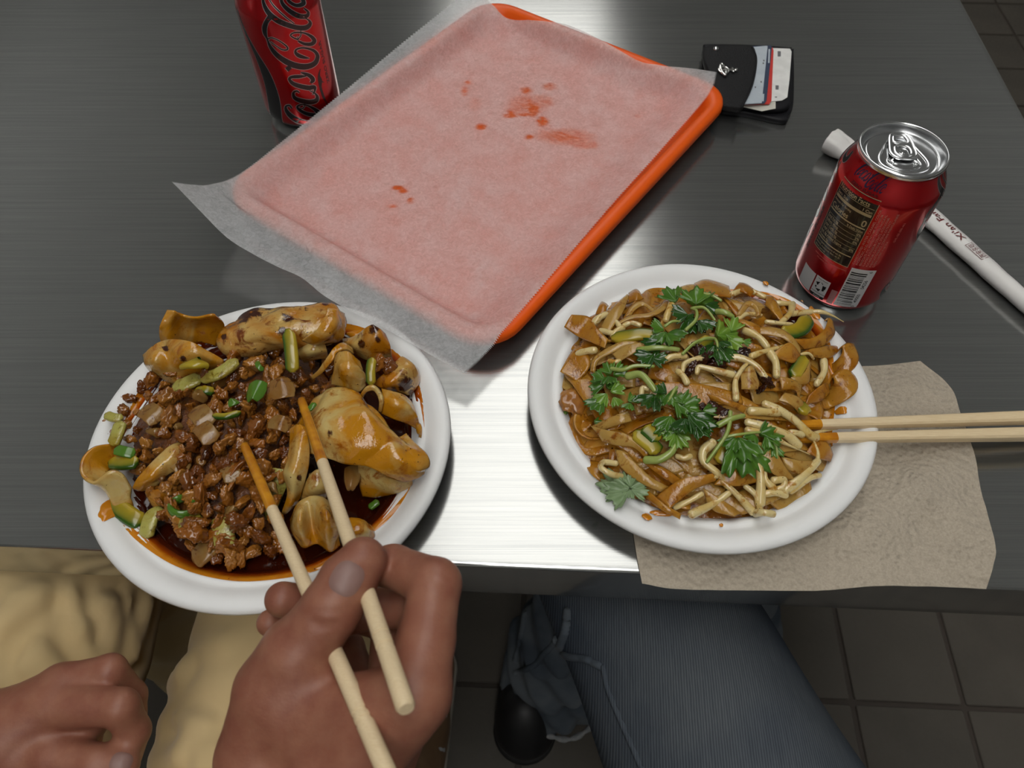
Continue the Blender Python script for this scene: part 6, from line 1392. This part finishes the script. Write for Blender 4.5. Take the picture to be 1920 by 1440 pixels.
folds = [((0, 1175), (60, 1130), 5, 9), ((0, 1150), (70, 1108), 4, 8), ((140, 1125), (160, 1175), 4, 7), ((155, 1190), (180, 1245), 5, 8), ((195, 1130), (215, 1240), 6, 8), ((225, 1120), (240, 1255), 5, 7), ((250, 1110), (252, 1230), 4, 6), ((70, 1220), (120, 1270), 7, 9), ((40, 1250), (80, 1280), 5, 8), ((285, 1130), (255, 1230), 4, 8), ((20, 1110), (130, 1100), 3, 8),
         ((340, 1260), (300, 1330), 6, 9), ((350, 1385), (410, 1440), 6, 12), ((330, 1345), (390, 1355), 3, 6), ((250, 1430), (330, 1420), 5, 7), ((420, 1200), (350, 1230), 2.5, 9)]
fold3 = [(kpt(*a), kpt(*b), h, w) for a, b, h, w in folds]
def kh(P):
    d = kh0(P); near = d < 30
    if near.any():
        Q = P[near]; e = np.zeros(len(Q), np.float32)
        for a, b, h, w in fold3:
            q = seg(Q, a, b, 0, 0); e += h * (np.exp(-(q / w) ** 2) - .55 * np.exp(-((q - w * 1.5) / w) ** 2))
        e += 2.2 * np.sin(Q[:, 0] * .045 + Q[:, 1] * .02) * np.sin(Q[:, 1] * .04) + 3.0 * np.sin(Q[:, 2] * .07 + Q[:, 0] * .05) * (Q[:, 2] < -220)
        d = d.copy(); d[near] -= e
    d = np.maximum(d, (P[..., 2] + 50) * np.where(P[..., 1] > 158, 1, 0) - 400 * (P[..., 1] <= 158))
    return np.maximum(d, -(P[..., 2] + 665))
Vk, Fk = sdfmesh(kh, (-470, -120, -670), (-20, 380, -20), 4.0)
Vh, Fh = sdfmesh(lambda P: np.maximum(kh0(P), P[..., 1] + 114), (-480, -390, -240), (-20, -110, 10), 7.0)
obj('trousers', merge([(Vk, Fk), (Vh, Fh)]), M_KHAKI, diner, sharp=None, label='khaki cotton trousers with soft creases')
# tan shoes of the diner
M_SHOE = varied('tan_leather', (.2, .115, .06), (.26, .16, .09), 20, .5); M_SOLE = plain('pale_rubber_sole', (.42, .38, .32), .7); M_TONG = varied('grey_white_webbing', (.45, .46, .48), (.6, .6, .6), 240, .8)
def shoe(x0, y0, x1, y1, mat, sole, parent, tongue=None, r=37):
    z = FZ
    fn = lambda P: np.maximum(smin(seg(P, (x0, y0, z + 34), (x1, y1, z + 24), r, r - 2), seg(P, (x0, y0 + 15, z + 70), ((x0 + x1) / 2, (y0 + y1) / 2, z + 44), r - 5, r - 5), 25), -(P[..., 2] - z - 14))
    obj('shoe', sdfmesh(fn, (min(x0, x1) - 60, y0 - 60, z), (max(x0, x1) + 60, y1 + 60, z + 130), 4), mat, parent, sharp=None)
    fs = lambda P: np.maximum(np.maximum(seg(P * [1, 1, 0], (x0, y0, 0), (x1, y1, 0), r + 2, r + 1), P[..., 2] - z - 18), -(P[..., 2] - z - 1))
    obj('shoe_sole', sdfmesh(fs, (min(x0, x1) - 60, y0 - 60, z - 6), (max(x0, x1) + 60, y1 + 60, z + 30), 4), sole, parent, sharp=None)
shoe(-132, 135, -118, 305, M_SHOE, M_SOLE, diner); shoe(-330, 150, -345, 320, M_SHOE, M_SOLE, diner)
for k in range(5):
    yy = 185 + k * 14; obj('shoe_strap', tube(cr(np.array([[-152, yy - 4, FZ + 78], [-128, yy, FZ + 86 - k * 3], [-101, yy + 4, FZ + 70 - k * 3], [-92, yy + 6, FZ + 52]]), 16), 5, 8, .5), M_TONG, diner, sharp=None)

# ------------------------------------------------------------------ the person in jeans
t = NT('washed_denim')
tw = t.wave(210, 1.6, t.mapping((1, .12, .12), (0, 0, .28)), 2, 3); fad = t.noise(5, 4); thr = t.noise(500, 3, .6, t.mapping((1, .08, .3), (0, 0, .3)))
base = t.mix(t.ramp(fad, [(.36, 0.0), (.62, 1.0)]), (.032, .044, .064), (.1, .112, .122))
t.set(color=t.mix(t.ramp(t.math('ADD', t.math('MULTIPLY', tw, .5), t.math('MULTIPLY', thr, .5)), [(.3, 0.0), (.7, 1.0)]), t.mix(.45, base, (.01, .015, .028)), base), rough=.9, spec=.1); b_ = t.bump(tw, .3, .0006); t.bump(t.noise(25, 4), .25, .002, b_); M_DENIM = t.m
M_DENIML = varied('frayed_denim_edge', (.2, .21, .22), (.28, .28, .28), 120, .95); M_DENIMG = varied('grey_faded_denim', (.12, .125, .115), (.16, .16, .15), 60, .9, bump=(300, .3)); M_BLKSHOE = plain('black_shoe', (.006, .006, .007), .5); M_BLKSOLE = plain('black_sole', (.01, .01, .01), .7)
jean = thing('person', 'person in blue jeans sitting with crossed legs under the right plate', 'person', (120, 100, FZ))
JT = [((285, -270, -150), (58, 305, -142), 98, 66), ((58, 305, -142), (200, 330, -300), 66, 50), ((200, 330, -300), (312, 300, -640), 52, 46)]
JL = [((225, -280, -228), (132, 325, -245), 88, 60), ((132, 325, -245), (66, 285, -560), 58, 58), ((66, 285, -560), (62, 276, -690), 60, 68)]
def jn0(P):
    a = smin(smin(seg(P, *JT[0]), seg(P, *JT[1]), 20), seg(P, *JT[2]), 20); b = smin(smin(seg(P, *JL[0]), seg(P, *JL[1]), 25), seg(P, *JL[2]), 15)
    return np.minimum(a, b)
def jn(P):
    d = jn0(P); near = d < 25
    if near.any():
        Q = P[near]; e = 1.8 * np.sin(Q[:, 0] * .05 + Q[:, 1] * .035) * np.sin(Q[:, 1] * .03 + 1)
        low = np.clip((-300 - Q[:, 2]) / 120, 0, 1)
        e += low * (7 * np.sin(Q[:, 2] * .075 + 2.2 * np.sin(Q[:, 0] * .04 + Q[:, 1] * .03)) + 4 * np.sin(Q[:, 2] * .13 + Q[:, 0] * .08 - Q[:, 1] * .06))
        d = d.copy(); d[near] -= e
    d = np.maximum(d, (P[..., 2] + 50) * np.where(P[..., 1] > 150, 1, 0) - 400 * (P[..., 1] <= 150))
    return np.maximum(d, -(P[..., 2] + 694))
Vj, Fj = sdfmesh(jn, (-60, -60, -310), (400, 410, -30), 4.0)
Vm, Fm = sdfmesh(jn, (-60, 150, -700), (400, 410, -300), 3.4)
Vq, Fq = sdfmesh(lambda P: np.maximum(np.minimum(jn0(P), seg(P, (290, -265, -130), (95, -270, -150), 110, 110)), P[..., 1] + 54), (-60, -400, -330), (420, -50, 0), 7.0)
jeans = obj('jeans', merge([(Vj, Fj), (Vq, Fq)]), M_DENIM, jean, sharp=None, label='washed dark blue denim jeans')
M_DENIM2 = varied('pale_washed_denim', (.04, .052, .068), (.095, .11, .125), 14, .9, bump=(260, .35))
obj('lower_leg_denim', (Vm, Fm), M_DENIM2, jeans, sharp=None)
# hem, inner seam and stitched folds
hem = np.array([[62 + 74 * math.cos(a) + 3 * math.sin(5 * a), 276 + 74 * math.sin(a) + 3 * math.cos(7 * a), -690 + 6 * math.sin(3 * a)] for a in np.linspace(0, 2 * PI, 80)])
obj('frayed_hem', tube(hem, 3.6 + 1.3 * np.sin(np.arange(80) * 2.1), 8, 1, False), M_DENIML, jeans, sharp=None)
sp_ = [march(x, y, jn, 380, 800, 2) for x, y in cr([(1132, 1250), (1140, 1290), (1160, 1340), (1182, 1390), (1204, 1440), (1220, 1475)], 30)]
obj('leg_seam', tube(np.array(sp_), 2.4, 8), M_DENIM, jeans, sharp=None)
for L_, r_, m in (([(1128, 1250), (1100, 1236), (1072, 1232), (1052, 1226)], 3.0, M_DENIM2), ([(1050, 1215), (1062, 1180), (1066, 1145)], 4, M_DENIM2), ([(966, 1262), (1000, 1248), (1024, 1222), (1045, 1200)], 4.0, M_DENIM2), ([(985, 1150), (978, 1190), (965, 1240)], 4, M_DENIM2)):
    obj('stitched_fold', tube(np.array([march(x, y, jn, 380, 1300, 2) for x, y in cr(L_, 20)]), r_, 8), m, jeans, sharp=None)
shoe(18, 222, 36, 335, M_BLKSHOE, M_BLKSOLE, jean, None, 42)
shoe(318, 250, 330, 400, M_BLKSHOE, M_BLKSOLE, jean, None, 40)
